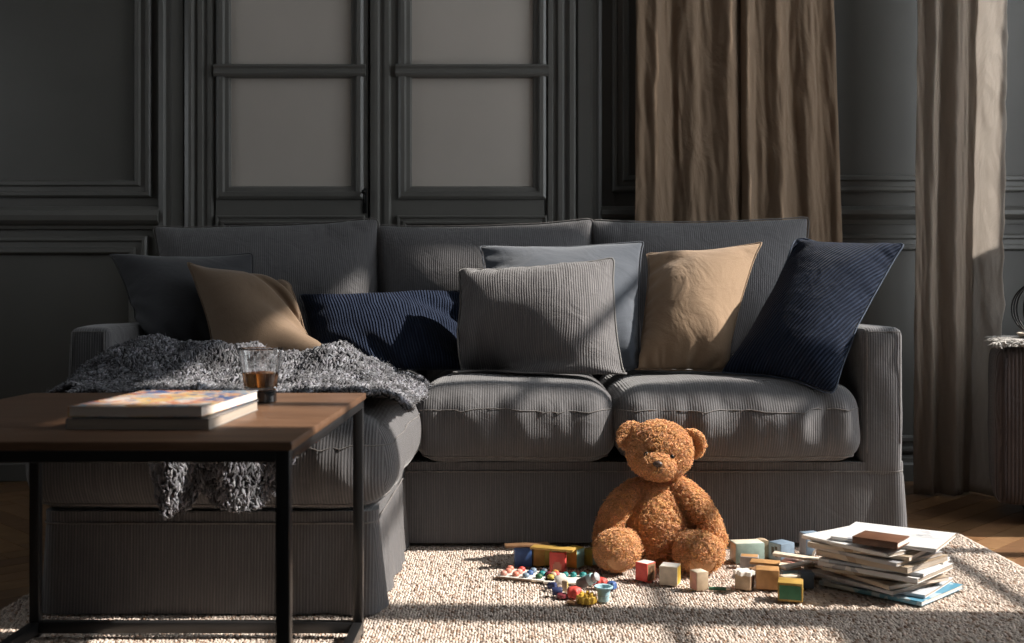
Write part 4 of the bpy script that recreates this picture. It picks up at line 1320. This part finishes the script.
def cube(label, px, py, w, d, h, rz, cols, z=None, name='toy_block', group='wooden toy blocks on the rug', inset=None):
    """px,py: where the middle of its foot stands in the photo; cols: 6 colour names"""
    z = RZ if z is None else z
    g = ground(px, py, z)
    names = []
    for c in cols:
        if c not in names: names.append(c)
    mb = MB(); face_cube(mb, w, d, h, [names.index(c) for c in cols])
    o = mb.build(name, [MT[n] for n in names], local=True, angle=40)
    o.location = (g[0], g[1], z); o.rotation_euler = (0, 0, math.radians(rz))
    tag(o, label, 'toy block', group)
    if inset:                                   # painted motif on a side: small raised strokes
        side, cname, strokes = inset
        im = MB()
        for (u0, v0, u1, v1) in strokes:
            if side == 'front': im.rbox(u0 * w, u1 * w, -d / 2 - .0006, -d / 2 + .001, v0 * h, v1 * h, .0003)
            elif side == 'right': im.rbox(w / 2 - .001, w / 2 + .0006, u0 * d, u1 * d, v0 * h, v1 * h, .0003)
            elif side == 'left': im.rbox(-w / 2 - .0006, -w / 2 + .001, u0 * d, u1 * d, v0 * h, v1 * h, .0003)
        q = im.build('painted_motif', MT[cname], local=True, smooth=False); q.parent = o
    return o

# --- group left of the bear
cube('blue wooden block at the left end of the row behind the peg boards', 523, 565, .044, .044, .050, 3, ['blue'] * 6)
cube('tan wooden block standing between the blue and olive blocks', 538, 564.5, .030, .042, .045, 6, ['ochre', 'oak', 'ochre', 'oak', 'oak', 'oak'])
cube('dark olive block half hidden behind the coral red block', 550, 564, .036, .042, .046, 0, ['olive', 'olive', 'olive', 'brown', 'olive', 'olive'])
cube('coral red block with a pale painted arch in front of the olive block', 558, 570.5, .040, .038, .050, -8, ['red', 'red', 'white', 'dgrey', 'red', 'red'], inset=('front', 'salmon', [(-.28, .06, .28, .42), (-.18, .42, .18, .52)]))
cube('yellow topped block with olive and teal sides, right of the coral red block', 575, 566.5, .036, .036, .050, -40, ['olive', 'teal', 'yellow', 'olive', 'teal', 'teal'])
cube('small olive and teal block beside the left foot of the bear', 591, 564.5, .032, .032, .041, -42, ['olive', 'teal', 'olive', 'olive', 'teal', 'teal'])
def plank(label, px, py, L_, W_, T_, rz, m, z, name='wooden_plank', tilt=0.0, cat='wooden plank'):
    g = ground(px, py, z)
    mb = MB(); mb.rbox(-L_ / 2, L_ / 2, -W_ / 2, W_ / 2, 0, T_, min(.0012, T_ * .3))
    o = mb.build(name, m, local=True, angle=40); o.location = (g[0], g[1], z); o.rotation_euler = (0, math.radians(tilt), math.radians(rz))
    tag(o, label, cat, 'loose wooden strips on the rug'); return o
plank('dark brown strip lying on top of the blue block', 527, 546, .115, .030, .006, 10, MT['brown'], RZ + .0515)
plank('dull yellow strip lying across the olive and tan blocks', 553, 549.5, .112, .034, .006, -18, MT['gold'], RZ + .0525)
# --- peg boards
def peg_board(label, cx, cy, L_, W_, rz, pegs, m=MT['white']):
    o = place('peg_board', label, 'peg board', cx, cy, math.radians(rz), 'peg boards on the rug')
    mb = MB(); mb.rbox(-L_ / 2, L_ / 2, -W_ / 2, W_ / 2, 0, .005, .0018); mb.build('board', m, o, local=True, angle=40)
    for (u, v, c, r) in pegs:
        mb = MB(); mb.lathe([(r * .8, .0045), (r, .0065), (r, .0105), (r * .85, .0140), (r * .45, .0158), (r * .05, .0162)], 16, c=(u * L_, v * W_, 0))
        mb.build('peg', MT[c], o, local=True, angle=50)
    return o
pegsA = []
ca = [['salmon', 'red', 'bluegrey', 'slate', 'ochre'], ['salmon', 'pink', 'blue', 'dteal', 'tan'], ['pink', 'salmon', 'bluegrey', 'dgreen', 'olive']]
rq = random.Random(3)
for r_ in range(3):
    for k_ in range(5):
        pegsA.append((-.40 + .20 * k_ + rq.uniform(-.02, .02), .30 - .30 * r_ + rq.uniform(-.03, .03), ca[r_][k_], .0088))
peg_board('white peg board with red, blue and green pegs at the left end of the toys', 530, 576.5, .150, .085, -20, pegsA)
pegsB = [(-.42, .25, 'maroon', .009), (-.28, .28, 'red', .009), (-.10, .25, 'dteal', .008), (.06, .25, 'dteal', .008), (.25, .28, 'dteal', .009), (.40, .22, 'dgreen', .009), (.30, -.18, 'lblue', .008), (-.15, -.2, 'dteal', .007)]
peg_board('white peg board with a few teal and red pegs right of the first board', 570, 580.5, .125, .075, -6, pegsB)
def pencil(label, px, py, L_, rz, m, tip, r=.0035):
    o = place('pencil', label, 'pencil', px, py, math.radians(rz), 'pencils on the rug')
    R = Matrix.Rotation(math.radians(90), 3, 'Y')
    mb = MB(); mb.lathe([(r, -L_ / 2), (r, L_ / 2 - .012)], 6, rot=R, c=(0, 0, r)); mb.build('shaft', m, o, local=True, smooth=False)
    mb = MB(); mb.lathe([(r * .98, L_ / 2 - .012), (r * .3, L_ / 2 - .002), (r * .05, L_ / 2)], 10, rot=R, c=(0, 0, r)); mb.build('tip', tip, o, local=True, angle=40)
    return o
pencil('thin brown pencil along the front edge of the left peg board', 516, 580.5, .105, -24, MT['dbrown'], MT['tan'], .0028)
pencil('short dark green pencil on the rug right of the cream blocks', 720, 590.5, .052, -8, MT['dgreen'], MT['cream'], .0042)
# --- loose bits in front
def peg_piece(label, px, py, r, h, m, rz=0, lay=0.0, name='toy_peg', cat='toy peg', prof=None, seg=20):
    o_z = RZ
    g = ground(px, py, o_z)
    prof = prof or [(r * .86, 0), (r, h * .1), (r, h * .85), (r * .84, h), (r * .1, h * 1.01)]
    R = Matrix.Rotation(math.radians(rz), 3, 'Z') @ Matrix.Rotation(math.radians(lay), 3, 'Y')
    mb = MB(); mb.lathe(prof, seg, rot=R)
    lo = min(v[2] for v in mb.v); mb.v = [(a, b_, c_ - lo) for a, b_, c_ in mb.v]
    o = mb.build(name, m, local=True, angle=50); o.location = (g[0], g[1], o_z); tag(o, label, cat, 'loose toy pieces in front of the peg boards'); return o
peg_piece('small navy peg on its side at the left of the loose toy pieces', 548.5, 588.5, .0075, .020, MT['navy'], -30, 80)
peg_piece('dark navy peg lying nearest the camera among the left loose pieces', 552, 595.5, .0095, .024, MT['navy'], 0, 88)
peg_piece('flat maroon disc with a pink rim between navy peg and red knob', 562, 597.5, .0120, .009, MT['maroon'], 0, 0)
peg_piece('white tub tipped on its side in front of the right peg board', 556, 586.5, .0125, .026, MT['white'], 15, 70, cat='toy tub')
cube('small tan tile with a green edge leaning behind the red knob', 565, 591.5, .014, .009, .026, -25, ['tan', 'olive', 'tan', 'green', 'tan', 'tan'])
def knob(label, px, py, r, m, lobes=6, h=.018):
    g = ground(px, py, RZ); mb = MB()
    v = []; f = []; seg = 48
    prof = [(.70, 0), (1, .12), (1, .6), (.86, .85), (.5, .98), (.03, 1)]
    for (a, z) in prof:
        for k in range(seg):
            t = 2 * PI * k / seg; rr = r * a * (1 + .12 * math.cos(lobes * t) * (1 if a > .6 else .3)); v.append((rr * math.cos(t), rr * math.sin(t), z * h))
    for i in range(len(prof) - 1):
        for k in range(seg): f.append((i * seg + k, i * seg + (k + 1) % seg, (i + 1) * seg + (k + 1) % seg, (i + 1) * seg + k))
    f.append(tuple(range(seg))[::-1]); f.append(tuple((len(prof) - 1) * seg + k for k in range(seg)))
    mb.add(v, f); o = mb.build('lobed_bead', m, local=True, angle=50); o.location = (g[0], g[1], RZ)
    tag(o, label, 'toy bead', 'loose toy pieces in front of the peg boards'); return o
knob('bright red lobed knob behind the yellow gear', 574, 597, .0165, MT['red'], 5, .024)
knob('red lobed knob farther back, left of the blue bead', 600.5, 587.5, .0150, MT['red'], 6, .024)
knob('dark blue bead at the right end of the loose pieces', 611.5, 589, .0115, MT['blue'], 5, .019)
g = place('toy_gear', 'yellow toy gear with small studs lying in front of the red knob', 'toy gear', 586.5, 602.5, .3, 'loose toy pieces in front of the peg boards')
mb = MB(); v = []; f = []; seg = 60
for (a, z) in ((.93, 0), (1, .002), (1, .014), (.92, .016), (.05, .016)):
    for k in range(seg):
        t = 2 * PI * k / seg; rr = .0215 * a * (1 + (.09 if (k // 3) % 2 == 0 else -.03) * (1 if a > .5 else 0)); v.append((rr * math.cos(t), rr * math.sin(t), z))
for i in range(4):
    for k in range(seg): f.append((i * seg + k, i * seg + (k + 1) % seg, (i + 1) * seg + (k + 1) % seg, (i + 1) * seg + k))
f.append(tuple(range(seg))[::-1]); f.append(tuple(4 * seg + k for k in range(seg)))
mb.add(v, f); mb.build('disc', MT['yellow'], g, local=True, angle=35)
for k in range(6):
    a = k * PI / 3
    q = MB(); q.lathe([(.0042, .0155), (.0042, .021), (.003, .0222)], 12, c=(.0135 * math.cos(a), .0135 * math.sin(a), 0)); q.build('stud', MT['yellow'], g, local=True, angle=50)
# grey blue bottle lying tilted, pale blue cup
o = place('toy_bottle', 'tipped grey and pale blue toy bottle behind the pale blue cup', 'toy bottle', 585.5, 590.5, math.radians(-35), 'loose toy pieces in front of the peg boards')
R = Matrix.Rotation(math.radians(62), 3, 'Y'); R2 = R
mb = MB(); mb.lathe([(.011, 0), (.0125, .002), (.0125, .030), (.0115, .032)], 24, rot=R, c=(-.018, 0, .0115)); mb.build('body', MT['dgrey'], o, local=True, angle=40)
mb = MB(); mb.lathe([(.0128, .0315), (.0128, .044), (.011, .0455)], 24, rot=R, c=(-.018, 0, .0115)); mb.build('band', MT['lblue'], o, local=True, angle=40)
mb = MB(); mb.lathe([(.0105, .0450), (.0105, .056), (.008, .058)], 24, rot=R, c=(-.018, 0, .0115)); mb.build('cap', MT['grey'], o, local=True, angle=40)
o = place('toy_cup', 'pale blue toy cup with a wide rim, right of the yellow gear', 'toy cup', 603.5, 601, 0, 'loose toy pieces in front of the peg boards')
mb = MB(); mb.lathe([(.0115, 0), (.0125, .002), (.0150, .026), (.0215, .030), (.0220, .033), (.0205, .0345), (.0165, .033), (.0135, .010), (.001, .008)], 32); mb.build('cup_body', MT['lblue'], o, local=True, angle=50)
mb = MB(); mb.lathe([(.0100, .012), (.0142, .0135), (.0142, .0145), (.001, .015)], 24); mb.build('filling', MT['grey'], o, local=True)
peg_piece('flat brown chip nearest the camera, left of the yellow gear', 571, 603.5, .0110, .005, MT['brown'])
# --- middle blocks
cube('red block with a brown side bearing a dark figure, in front of the bear', 645.5, 580, .036, .036, .045, -43, ['red', 'brown', 'white', 'red', 'red', 'red'],
     inset=('right', 'dbrown', [(-.22, .18, .02, .34), (-.06, .34, .22, .48), (-.26, .46, -.08, .80), (.10, .56, .26, .82), (-.08, .70, .12, .84)]))
cube('cream block with a yellow right side, second of the three in front of the bear', 670, 583.5, .044, .044, .046, -20, ['cream', 'yellow', 'white', 'cream', 'cream', 'cream'])
cube('small beige block with a pink left side, right of the yellow sided one', 699, 589, .032, .034, .044, 22, ['tan', 'tan', 'cream', 'pink', 'tan', 'tan'])
# --- right cluster
cube('mint and cream box at the back left of the toys beside the magazines', 747, 561, .078, .050, .052, 8, ['mint', 'mint', 'cream', 'tan', 'mint', 'mint'])
def arch_block(label, px, py, w, d, h, rz, m):
    g = ground(px, py, RZ); mb = MB(); n = 14; v = []; f = []
    pr = [(-w / 2, 0)] + [(-w / 2 * math.cos(PI * k / n), h * .55 + h * .45 * math.sin(PI * k / n)) for k in range(n + 1)] + [(w / 2, 0)]
    for y in (-d / 2, d / 2):
        for x, z in pr: v.append((x, y, z))
    k = len(pr)
    f = [tuple(range(k)), tuple(range(k, 2 * k))[::-1]] + [(i, (i + 1) % k, k + (i + 1) % k, k + i) for i in range(k)]
    mb.add(v, f); o = mb.build('toy_block', m, local=True, angle=40); o.location = (g[0], g[1], RZ); o.rotation_euler = (0, 0, math.radians(rz))
    tag(o, label, 'toy block', 'wooden toy blocks on the rug'); return o
arch_block('tan round topped block behind the blue grey one', 762, 556.5, .052, .030, .047, 4, MT['tan'])
cube('blue grey block with dark marks on its left side, behind the toy heap', 781.5, 559, .050, .046, .046, 32, ['bluegrey', 'bluegrey', 'bluegrey', 'grey', 'bluegrey', 'bluegrey'],
     inset=('left', 'dbrown', [(-.25, .2, -.05, .5), (.05, .3, .25, .75), (-.2, .6, .0, .8)]))
cube('low grey block with orange top in front of the mint box', 749.5, 567, .046, .036, .030, -14, ['grey', 'grey', 'orange', 'dgrey', 'grey', 'grey'])
def slab(label, px, py, w, d, h, rz, m, z, tilt=0, ty=0):
    g = ground(px, py, z); mb = MB(); mb.rbox(-w / 2, w / 2, -d / 2, d / 2, 0, h, min(.0012, h * .3))
    o = mb.build('wooden_strip', m, local=True, angle=40); o.location = (g[0], g[1], z); o.rotation_euler = (math.radians(ty), math.radians(tilt), math.radians(rz))
    tag(o, label, 'wooden strip', 'loose wooden strips on the rug'); return o
slab('orange tan tile lying on the grey block and the orange box', 765, 563.5, .070, .040, .006, -20, MT['orange'], RZ + .0315, 0)
slab('cream strip lying in the middle of the right toy heap', 781, 566, .085, .030, .006, -12, MT['cream'], RZ + .024, 2)
slab('long cream strip reaching from the blue grey block toward the magazines', 803, 559, .150, .028, .007, -24, MT['cream'], RZ + .026, 3)
slab('pinkish strip under the long cream strip beside the magazine stack', 806, 566, .120, .034, .007, -34, MT['pink'], RZ + .012, 3)
slab('white strip turned across the pinkish one in the right toy heap', 797, 566, .090, .022, .006, 28, MT['white'], RZ + .034, -4)
slab('narrow orange strip lying behind the low pale blue grey block', 787, 570, .070, .018, .006, -8, MT['orange'], RZ + .026, 0)
slab('short cream chip lying on the low pale blue grey block', 790, 577, .045, .020, .005, 14, MT['cream'], RZ + .031, 0)
def puzzle(label, px, py, z, rz, m):
    g = ground(px, py, z); mb = MB(); pts = []
    s = .020
    def edge(a, b, sgn):
        a = Vector(a); b = Vector(b); d = b - a; n_ = Vector((d.y, -d.x)) * sgn
        out = [a]
        for t, q in ((.36, 0), (.33, .10), (.38, .22), (.5, .27), (.62, .22), (.67, .10), (.64, 0)): out.append(a + d * t + n_ * q)
        return out
    cs = [(-s, -s * .8), (s, -s * .8), (s, s * .8), (-s, s * .8)]
    for k, sg in enumerate((1, -1, 1, -1)): pts += edge(cs[k], cs[(k + 1) % 4], sg)
    n_ = len(pts); v = [(p.x, p.y, 0) for p in pts] + [(p.x, p.y, .009) for p in pts]
    f = [tuple(range(n_))[::-1], tuple(range(n_, 2 * n_))] + [(i, (i + 1) % n_, n_ + (i + 1) % n_, n_ + i) for i in range(n_)]
    mb.add(v, f); o = mb.build('puzzle_piece', m, local=True, smooth=False); o.location = (g[0], g[1], z); o.rotation_euler = (0, 0, rz)
    tag(o, label, 'puzzle piece', 'puzzle pieces on the rug'); return o
puzzle('white wooden puzzle piece lying on the small tan block', 744, 574, RZ + .0395, .4, MT['white'])
puzzle('brown puzzle piece lying on the rug behind the orange box', 759, 572, RZ, 1.1, MT['brown'])
cube('small tan block with a dark brown side under the white puzzle piece', 744.5, 588, .038, .036, .038, -26, ['tan', 'dbrown', 'cream', 'tan', 'tan', 'tan'])
cube('orange brown block between the small tan block and the green box', 767.5, 587.5, .054, .046, .047, -12, ['orange', 'brown', 'orange', 'dbrown', 'orange', 'orange'])
cube('green box with gold edges and top, nearest the camera', 790.5, 599, .056, .052, .043, -16, ['gold', 'gold', 'gold', 'gold', 'gold', 'gold'],
     inset=('front', 'green', [(-.43, .12, .43, .86)]))
cube('low pale blue grey block behind the green box', 792, 581, .060, .044, .030, 6, ['lblue', 'slate', 'grey', 'bluegrey', 'bluegrey', 'bluegrey'])
cube('dark slate block right behind the green box', 806, 587, .032, .034, .038, -4, ['slate', 'slate', 'slate', 'slate', 'slate', 'slate'])
cube('cream block with ridged edges against the left of the magazine stack', 814, 577, .050, .030, .036, -10, ['cream', 'cream', 'white', 'tan', 'cream', 'cream'],
     inset=('front', 'tan', [(-.3, .2, .3, .28), (-.3, .45, .3, .53), (-.3, .7, .3, .78)]))
cube('grey toy block leaning on the sofa base behind the magazine stack', 810, 553.5, .046, .034, .058, 20, ['bluegrey', 'grey', 'bluegrey', 'grey', 'grey', 'grey'])
# curved white straps
for k, (lab, x0, y0, hgt) in enumerate((('white curved wooden arc standing left of the magazine stack', 824, 557, .034), ('smaller white curved wooden arc behind the long cream strip', 816, 553, .030))):
    g = ground(x0, y0, RZ); mb = MB(); pts = []; w_ = .032
    v = []; f = []; n_ = 16
    for i in range(n_ + 1):
        a = PI * (.05 + .9 * i / n_)
        for rr in (1.0, .82):
            for y in (-.006, .006): v.append((-w_ * rr * math.cos(a), y, hgt * rr * math.sin(a)))
    for i in range(n_):
        a_, b_ = i * 4, (i + 1) * 4
        f += [(a_, b_, b_ + 1, a_ + 1), (a_ + 2, a_ + 3, b_ + 3, b_ + 2), (a_, a_ + 2, b_ + 2, b_), (a_ + 1, b_ + 1, b_ + 3, a_ + 3)]
    f += [(0, 1, 3, 2), (n_ * 4, n_ * 4 + 2, n_ * 4 + 3, n_ * 4 + 1)]
    lo = min(q[2] for q in v); v = [(a, b_, c_ - lo) for a, b_, c_ in v]
    mb.add(v, f); o = mb.build('wooden_arc', MT['white'], local=True, angle=40); o.location = (g[0], g[1], RZ); o.rotation_euler = (0, 0, math.radians(-30 + 25 * k)); tag(o, lab, 'wooden arc', 'wooden arcs beside the magazines')

# ================================================================== MAGAZINE STACK
def cov(nm, base, acc, sc=12, am=.45, rough=.3): return mat_cover('cover_' + nm, base, acc, sc, am, rough)
CV = dict(
    blue=cov('blue', (.40, .50, .56), [(.10, .28, .40), (.30, .46, .54), (.55, .58, .58)], 9, .55),
    white=cov('white', (.68, .68, .68), [(.52, .52, .54), (.62, .61, .60), (.36, .37, .40)], 16, .4),
    grey=cov('grey', (.40, .40, .41), [(.28, .28, .30), (.48, .47, .46)], 10, .5),
    tan=cov('tan', (.46, .38, .29), [(.34, .25, .17), (.54, .46, .36)], 10, .5),
    pale=cov('pale', (.56, .59, .63), [(.42, .46, .52), (.62, .62, .60), (.30, .35, .42)], 14, .45),
    plain=cov('plain', (.70, .69, .67), [(.66, .65, .63), (.60, .60, .60)], 8, .3))
rs = random.Random(12)
ROT = math.radians(47)
fc = np.array([.917, 2.462])                         # corner of the stack nearest the camera
va = np.array([-.73, .68]); vb = np.array([.68, .73])
LA, WB = .245, .200
cen = fc + va * LA / 2 + vb * WB / 2
specs = [  # label, cover, T, dshift along (va, vb), drot, L, W
    ('bottom magazine of the floor stack with a blue cover corner showing', 'blue', .0095, (.0, .012), -3, 1.05, 1.06),
    ('second magazine from the bottom of the floor stack, pale with printed edge', 'pale', .0070, (.010, .018), 4, 1.0, 1.0),
    ('third magazine from the bottom of the floor stack, pushed out to the left', 'grey', .0085, (.030, -.012), -11, .97, .95),
    ('fourth magazine from the bottom of the floor stack, turned toward the toys', 'tan', .0090, (.022, .004), -20, 1.0, .96),
    ('fifth magazine from the bottom of the floor stack, thin and set back', 'tan', .0075, (.020, .0), 7, .90, .90),
    ('sixth magazine from the bottom of the floor stack, white front edge', 'white', .0110, (.006, -.004), -1, 1.0, .98),
    ('seventh magazine from the bottom of the floor stack, pale blue cover', 'pale', .0070, (.010, .003), 5, 1.0, 1.0),
    ('eighth magazine from the bottom of the floor stack, thick with tan page edges', 'tan', .0130, (.012, -.010), -6, .97, .93),
    ('ninth magazine from the bottom of the floor stack, thin grey one', 'grey', .0080, (.028, -.016), -10, 1.0, .92),
    ('third magazine from the top of the floor stack, under the two crossed ones', 'tan', .0090, (.034, -.010), 3, 1.0, .95),
    ('white magazine second from the top of the stack, sticking out to the left', 'plain', .0080, (.040, -.024), -12, 1.0, .92),
    ('top magazine of the floor stack with a white printed cover, turned to the right', 'white', .0080, (-.004, .022), 9, .98, 1.0)]
z = RZ + .0005
for k, (lab, cv, T, (sa_, sb_), dr, fl_, fw_) in enumerate(specs):
    c = cen + va * sa_ + vb * sb_
    bend = .0012
    magazine(lab, c, z, LA * fl_, WB * fw_, T, ROT + math.radians(dr), CV[cv], M_pages2 if k % 3 else M_pages, 'magazines stacked on the rug', bend, 50 + k)
    z += T + .0016
STACK_TOP = z
# brown leather notebook on the stack
g = P(881, 546, 2.53)
nb = empty('notebook', (g[0], g[1], STACK_TOP + .0012), math.radians(52)); tag(nb, 'small brown leather notebook lying on top of the magazine stack', 'notebook')
M_leather = mat('brown_leather', (.115, .050, .026), rough=.45, var=.15, vscale=30, bump=.2, bscale=250, bdist=.0008)
mb = MB(); mb.rbox(-.040, .041, -.052, .052, .013, .0165, .0012); mb.rbox(-.040, .041, -.052, .052, 0, .0022, .0009); mb.rbox(-.042, -.038, -.052, .052, 0, .0165, .0014); mb.build('leather_cover', M_leather, nb, local=True, angle=40)
mb = MB(); mb.rbox(-.038, .039, -.050, .050, .0023, .0129, .0004); mb.build('pages', M_pages, nb, local=True, smooth=False)
# ================================================================== CURTAINS
M_cur = mat_linen('brown_linen_curtain', (.265, .186, .125), (.195, .135, .09), scale=520, wrinkle=1.0, wscale=5.0, wd=.022, stretch=(1.6, 1.6, .7))
M_cur2 = mat_linen('taupe_linen_curtain', (.27, .215, .17), (.19, .15, .118), scale=520, wrinkle=1.0, wscale=5.0, wd=.02, stretch=(1.6, 1.6, .7))
def see_through(m, col, amount):
    N, L = nodes(m); bs = N['Principled BSDF']; out = N['Material Output']
    tr = N.new('ShaderNodeBsdfTranslucent'); tr.inputs[0].default_value = rgba(col)
    if bs.inputs['Normal'].links: L.new(bs.inputs['Normal'].links[0].from_socket, tr.inputs['Normal'])
    mx = N.new('ShaderNodeMixShader'); mx.inputs[0].default_value = amount
    L.new(bs.outputs[0], mx.inputs[1]); L.new(tr.outputs[0], mx.inputs[2]); L.new(mx.outputs[0], out.inputs['Surface'])
see_through(M_cur, (.45, .33, .23), .25); see_through(M_cur2, (.85, .80, .75), .48)
def curtain(label, xt0, xt1, xb0, xb1, Y, z0, z1, folds, amp, seed, m, edge_turn=0.0):
    """xt: span at the top, xb: span at the hem; folds: list of (position, width, depth)"""
    nu, nv = 150, 90; v = []; f = []
    for j in range(nv + 1):
        t = j / nv; z = z0 + (z1 - z0) * (1 - t)
        a, b_ = xt0 + (xb0 - xt0) * t, xt1 + (xb1 - xt1) * t
        for i in range(nu + 1):
            u = i / nu
            uu = u + .018 * nz3(u * 4, t * 2.2, seed) * (1 - abs(2 * u - 1))
            d = 0
            for p, wdt, dep in folds:
                pp = p + .02 * nz3(p * 9, t * 2.5, seed + 5)
                d += dep * math.exp(-((uu - pp) / wdt) ** 2) * (.75 + .35 * nz3(p * 7, t * 3, seed + 2))
            d = d * amp + .007 * nz3(u * 14, z * 2.0, seed + 1) + .0065 * nz3(u * 20 + z * 6, z * 8 - u * 7, seed + 3)
            x = a + (b_ - a) * u + .004 * nz3(u * 10, z * 4, seed + 8)
            y = Y - d
            if edge_turn and u > .80:               # returning edge turns to the wall
                q = (u - .80) / .20; y += edge_turn * (q - .5) * min(1, q * 4) + .014 * nz3(z * 8, q * 3, seed) + .016 * nz3(z * 17, q * 6, seed) * q; x += .014 * q
            v.append((x, y, z))
    k = nu + 1
    for j in range(nv):
        for i in range(nu): f.append((j * k + i, j * k + i + 1, (j + 1) * k + i + 1, (j + 1) * k + i))
    mb = MB(); mb.add(v, f)
    o = mb.build('curtain', m, origin=((xt0 + xt1) / 2, Y, z0))
    sd = o.modifiers.new('thickness', 'SOLIDIFY'); sd.thickness = .0022; sd.offset = 0
    tag(o, label, 'curtain', 'linen curtains on the back wall'); return o
Yc = 4.125
fx = lambda px, Y=Yc: (px - CX) * Y / F_PX
curtain('brown linen curtain panel hanging behind the sofa, left of its pair', fx(637), fx(741), fx(633), fx(752), Yc, .02, 2.9,
        [(.03, .06, .7), (.17, .07, 1.0), (.34, .05, -.3), (.50, .08, .8), (.66, .05, .2), (.82, .09, 1.1), (.98, .04, -.8)], .042, 3.0, M_cur)
curtain('brown linen curtain panel hanging behind the sofa, right of its pair', fx(739), fx(822), fx(741), fx(848), Yc - .012, .02, 2.9,
        [(.06, .06, .9), (.22, .06, .1), (.38, .09, 1.0), (.55, .05, .0), (.70, .09, .9), (.86, .05, .1), (.97, .06, .7)], .042, 8.0, M_cur)
Yd = 3.93
curtain('long taupe linen curtain at the far right with a sunlit edge', fx(918, Yd), fx(999, Yd), fx(912, Yd), fx(985, Yd), Yd, .006, 2.9,
        [(.04, .06, .5), (.20, .08, 1.0), (.36, .05, -.2), (.50, .09, 1.1), (.66, .06, .1), (.64, .05, .3), (.74, .07, -.6)], .055, 13.0, M_cur2, edge_turn=-.17)

# ================================================================== OTTOMAN AT THE RIGHT EDGE
M_chen = mat_cord('brown_chenille', (.125, .098, .092), (.046, .036, .034), .011, coord='obj', bdist=.0022, wrinkle=.6, sheen=.2)
M_chp = mat('dark_piping', (.045, .034, .032), rough=.9)
M_fleece = mat('pale_fleece', (.50, .47, .44), rough=.95, attr=True, spec=.1)
ax0, ax1, ay0, ay1, az = 1.487, 2.02, 3.385, 3.79, .553
ot = empty('ottoman', ((ax0 + ax1) / 2, (ay0 + ay1) / 2, 0)); tag(ot, 'tall dark brown ribbed ottoman cut off by the right edge, in front of the curtain', 'ottoman')
fn = cushion_fn(ax0, ax1, ay0, ay1, .062, az, .008, .008, 61, .005, .008)
v, f = rounded_box(ax0, ax1, ay0, ay1, .062, az, .035, .02, fn); mb = MB(); mb.add(v, f); sub_o(mb.build('body', M_chen, ot), 1)
for xx in (ax0 + .030, ax1 - .030):
    mb = MB(); mb.tube([tuple(fn(np.array([xx, ay0 + .001, .09 + k * .043]))) for k in range(11)], .0055, 8); mb.build('piping', M_chp, ot)
for lx in (ax0 + .12, ax1 - .12):
    for ly in (ay0 + .07, ay1 - .07):
        mb = MB(); mb.lathe([(.018, 0), (.020, .004), (.028, .075)], 16, c=(lx, ly, 0)); mb.build('leg', M_black, ot, angle=40)
def fleece():
    rg = np.random.default_rng(4); n = 5200
    w_ = ax1 - ax0
    x = ax0 + .004 + rg.random(n) * w_ * .98; y = ay0 + .012 + rg.random(n) * (ay1 - ay0 - .02)
    edge = rg.random(n) < .3; y[edge] = ay0 - .006 + .02 * rg.random(edge.sum())
    z = np.full(n, az + .016)
    z[edge] -= rg.random(edge.sum()) * .012
    z -= np.clip((ax0 + .04 - x) / .04, 0, 1) ** 2 * .007
    a = rg.normal(0, 1, (n, 2)); l = rg.uniform(.010, .022, n)
    path = np.zeros((n, 4, 3))
    for k in range(4):
        t = k / 3; path[:, k, 0] = x + a[:, 0] * t * l * .8; path[:, k, 1] = y + a[:, 1] * t * l * .6 - np.where(edge, t * .006, 0); path[:, k, 2] = z + .006 * math.sin(PI * t * .8) - np.where(edge, t * .008, 0)
    v, q = strands(path, np.tile(np.array([.0026, .0028, .0020, .0008]), (n, 1)), 5)
    c = np.repeat(rg.uniform(.5, 1.3, n)[:, None], 3, 1)
    bx = MB(); bx.rbox(ax0 + .02, ax1 - .01, ay0 + .012, ay1 - .01, az + .0095, az + .016, .003)
    bv = np.array(bx.v); bq = np.array([f_ for f_ in bx.f if len(f_) == 4])
    o = fast_mesh('fleece_throw', np.concatenate([bv, v]), np.concatenate([bq, q + len(bv)]), M_fleece, cols=np.concatenate([np.full((len(bv), 3), .8), np.repeat(c, 20, axis=0)]), origin=((ax0 + ax1) / 2, (ay0 + ay1) / 2, az + .009))
    tag(o, 'pale fleece laid over the dark brown ottoman at the right edge', 'throw')
fleece()
PIV = Vector((ax0, ay0, 0)); NEW = Vector((1.493, 3.40, 0)); RO = Matrix.Rotation(math.radians(-21), 3, 'Z')
for o in (ot, bpy.data.objects['fleece_throw']):
    o.location = NEW + RO @ (o.location - PIV); o.rotation_euler = (0, 0, math.radians(-21))
tz_ = az + .0225; cxy = (1.778, 3.48)
tr = MB(); tr.lathe([(.150, tz_), (.158, tz_ + .004), (.166, tz_ + .016), (.163, tz_ + .017), (.154, tz_ + .007), (.001, tz_ + .006)], 56, c=(cxy[0], cxy[1], 0))
o = tr.build('tray', mat('pale_wood_tray', (.55, .47, .39), rough=.45), angle=50); tag(o, 'round pale wooden tray on the fleece covered ottoman', 'tray')
R_ = .085; bz = tz_ + .0065 + R_ + .003; bx_, by_ = 1.678, 3.49
wb = empty('wire_ball', (bx_, by_, tz_ + .0065)); tag(wb, 'black wire ball ornament standing on the pale tray at the right edge', 'ornament')
for k in range(6):
    a = PI * k / 6; mb = MB()
    mb.tube([(bx_ + R_ * math.cos(t) * math.cos(a), by_ + R_ * math.cos(t) * math.sin(a), bz + R_ * math.sin(t)) for t in np.linspace(0, 2 * PI, 48, endpoint=False)], .0026, 6, closed=True)
    mb.build('wire_ring', M_black, wb)
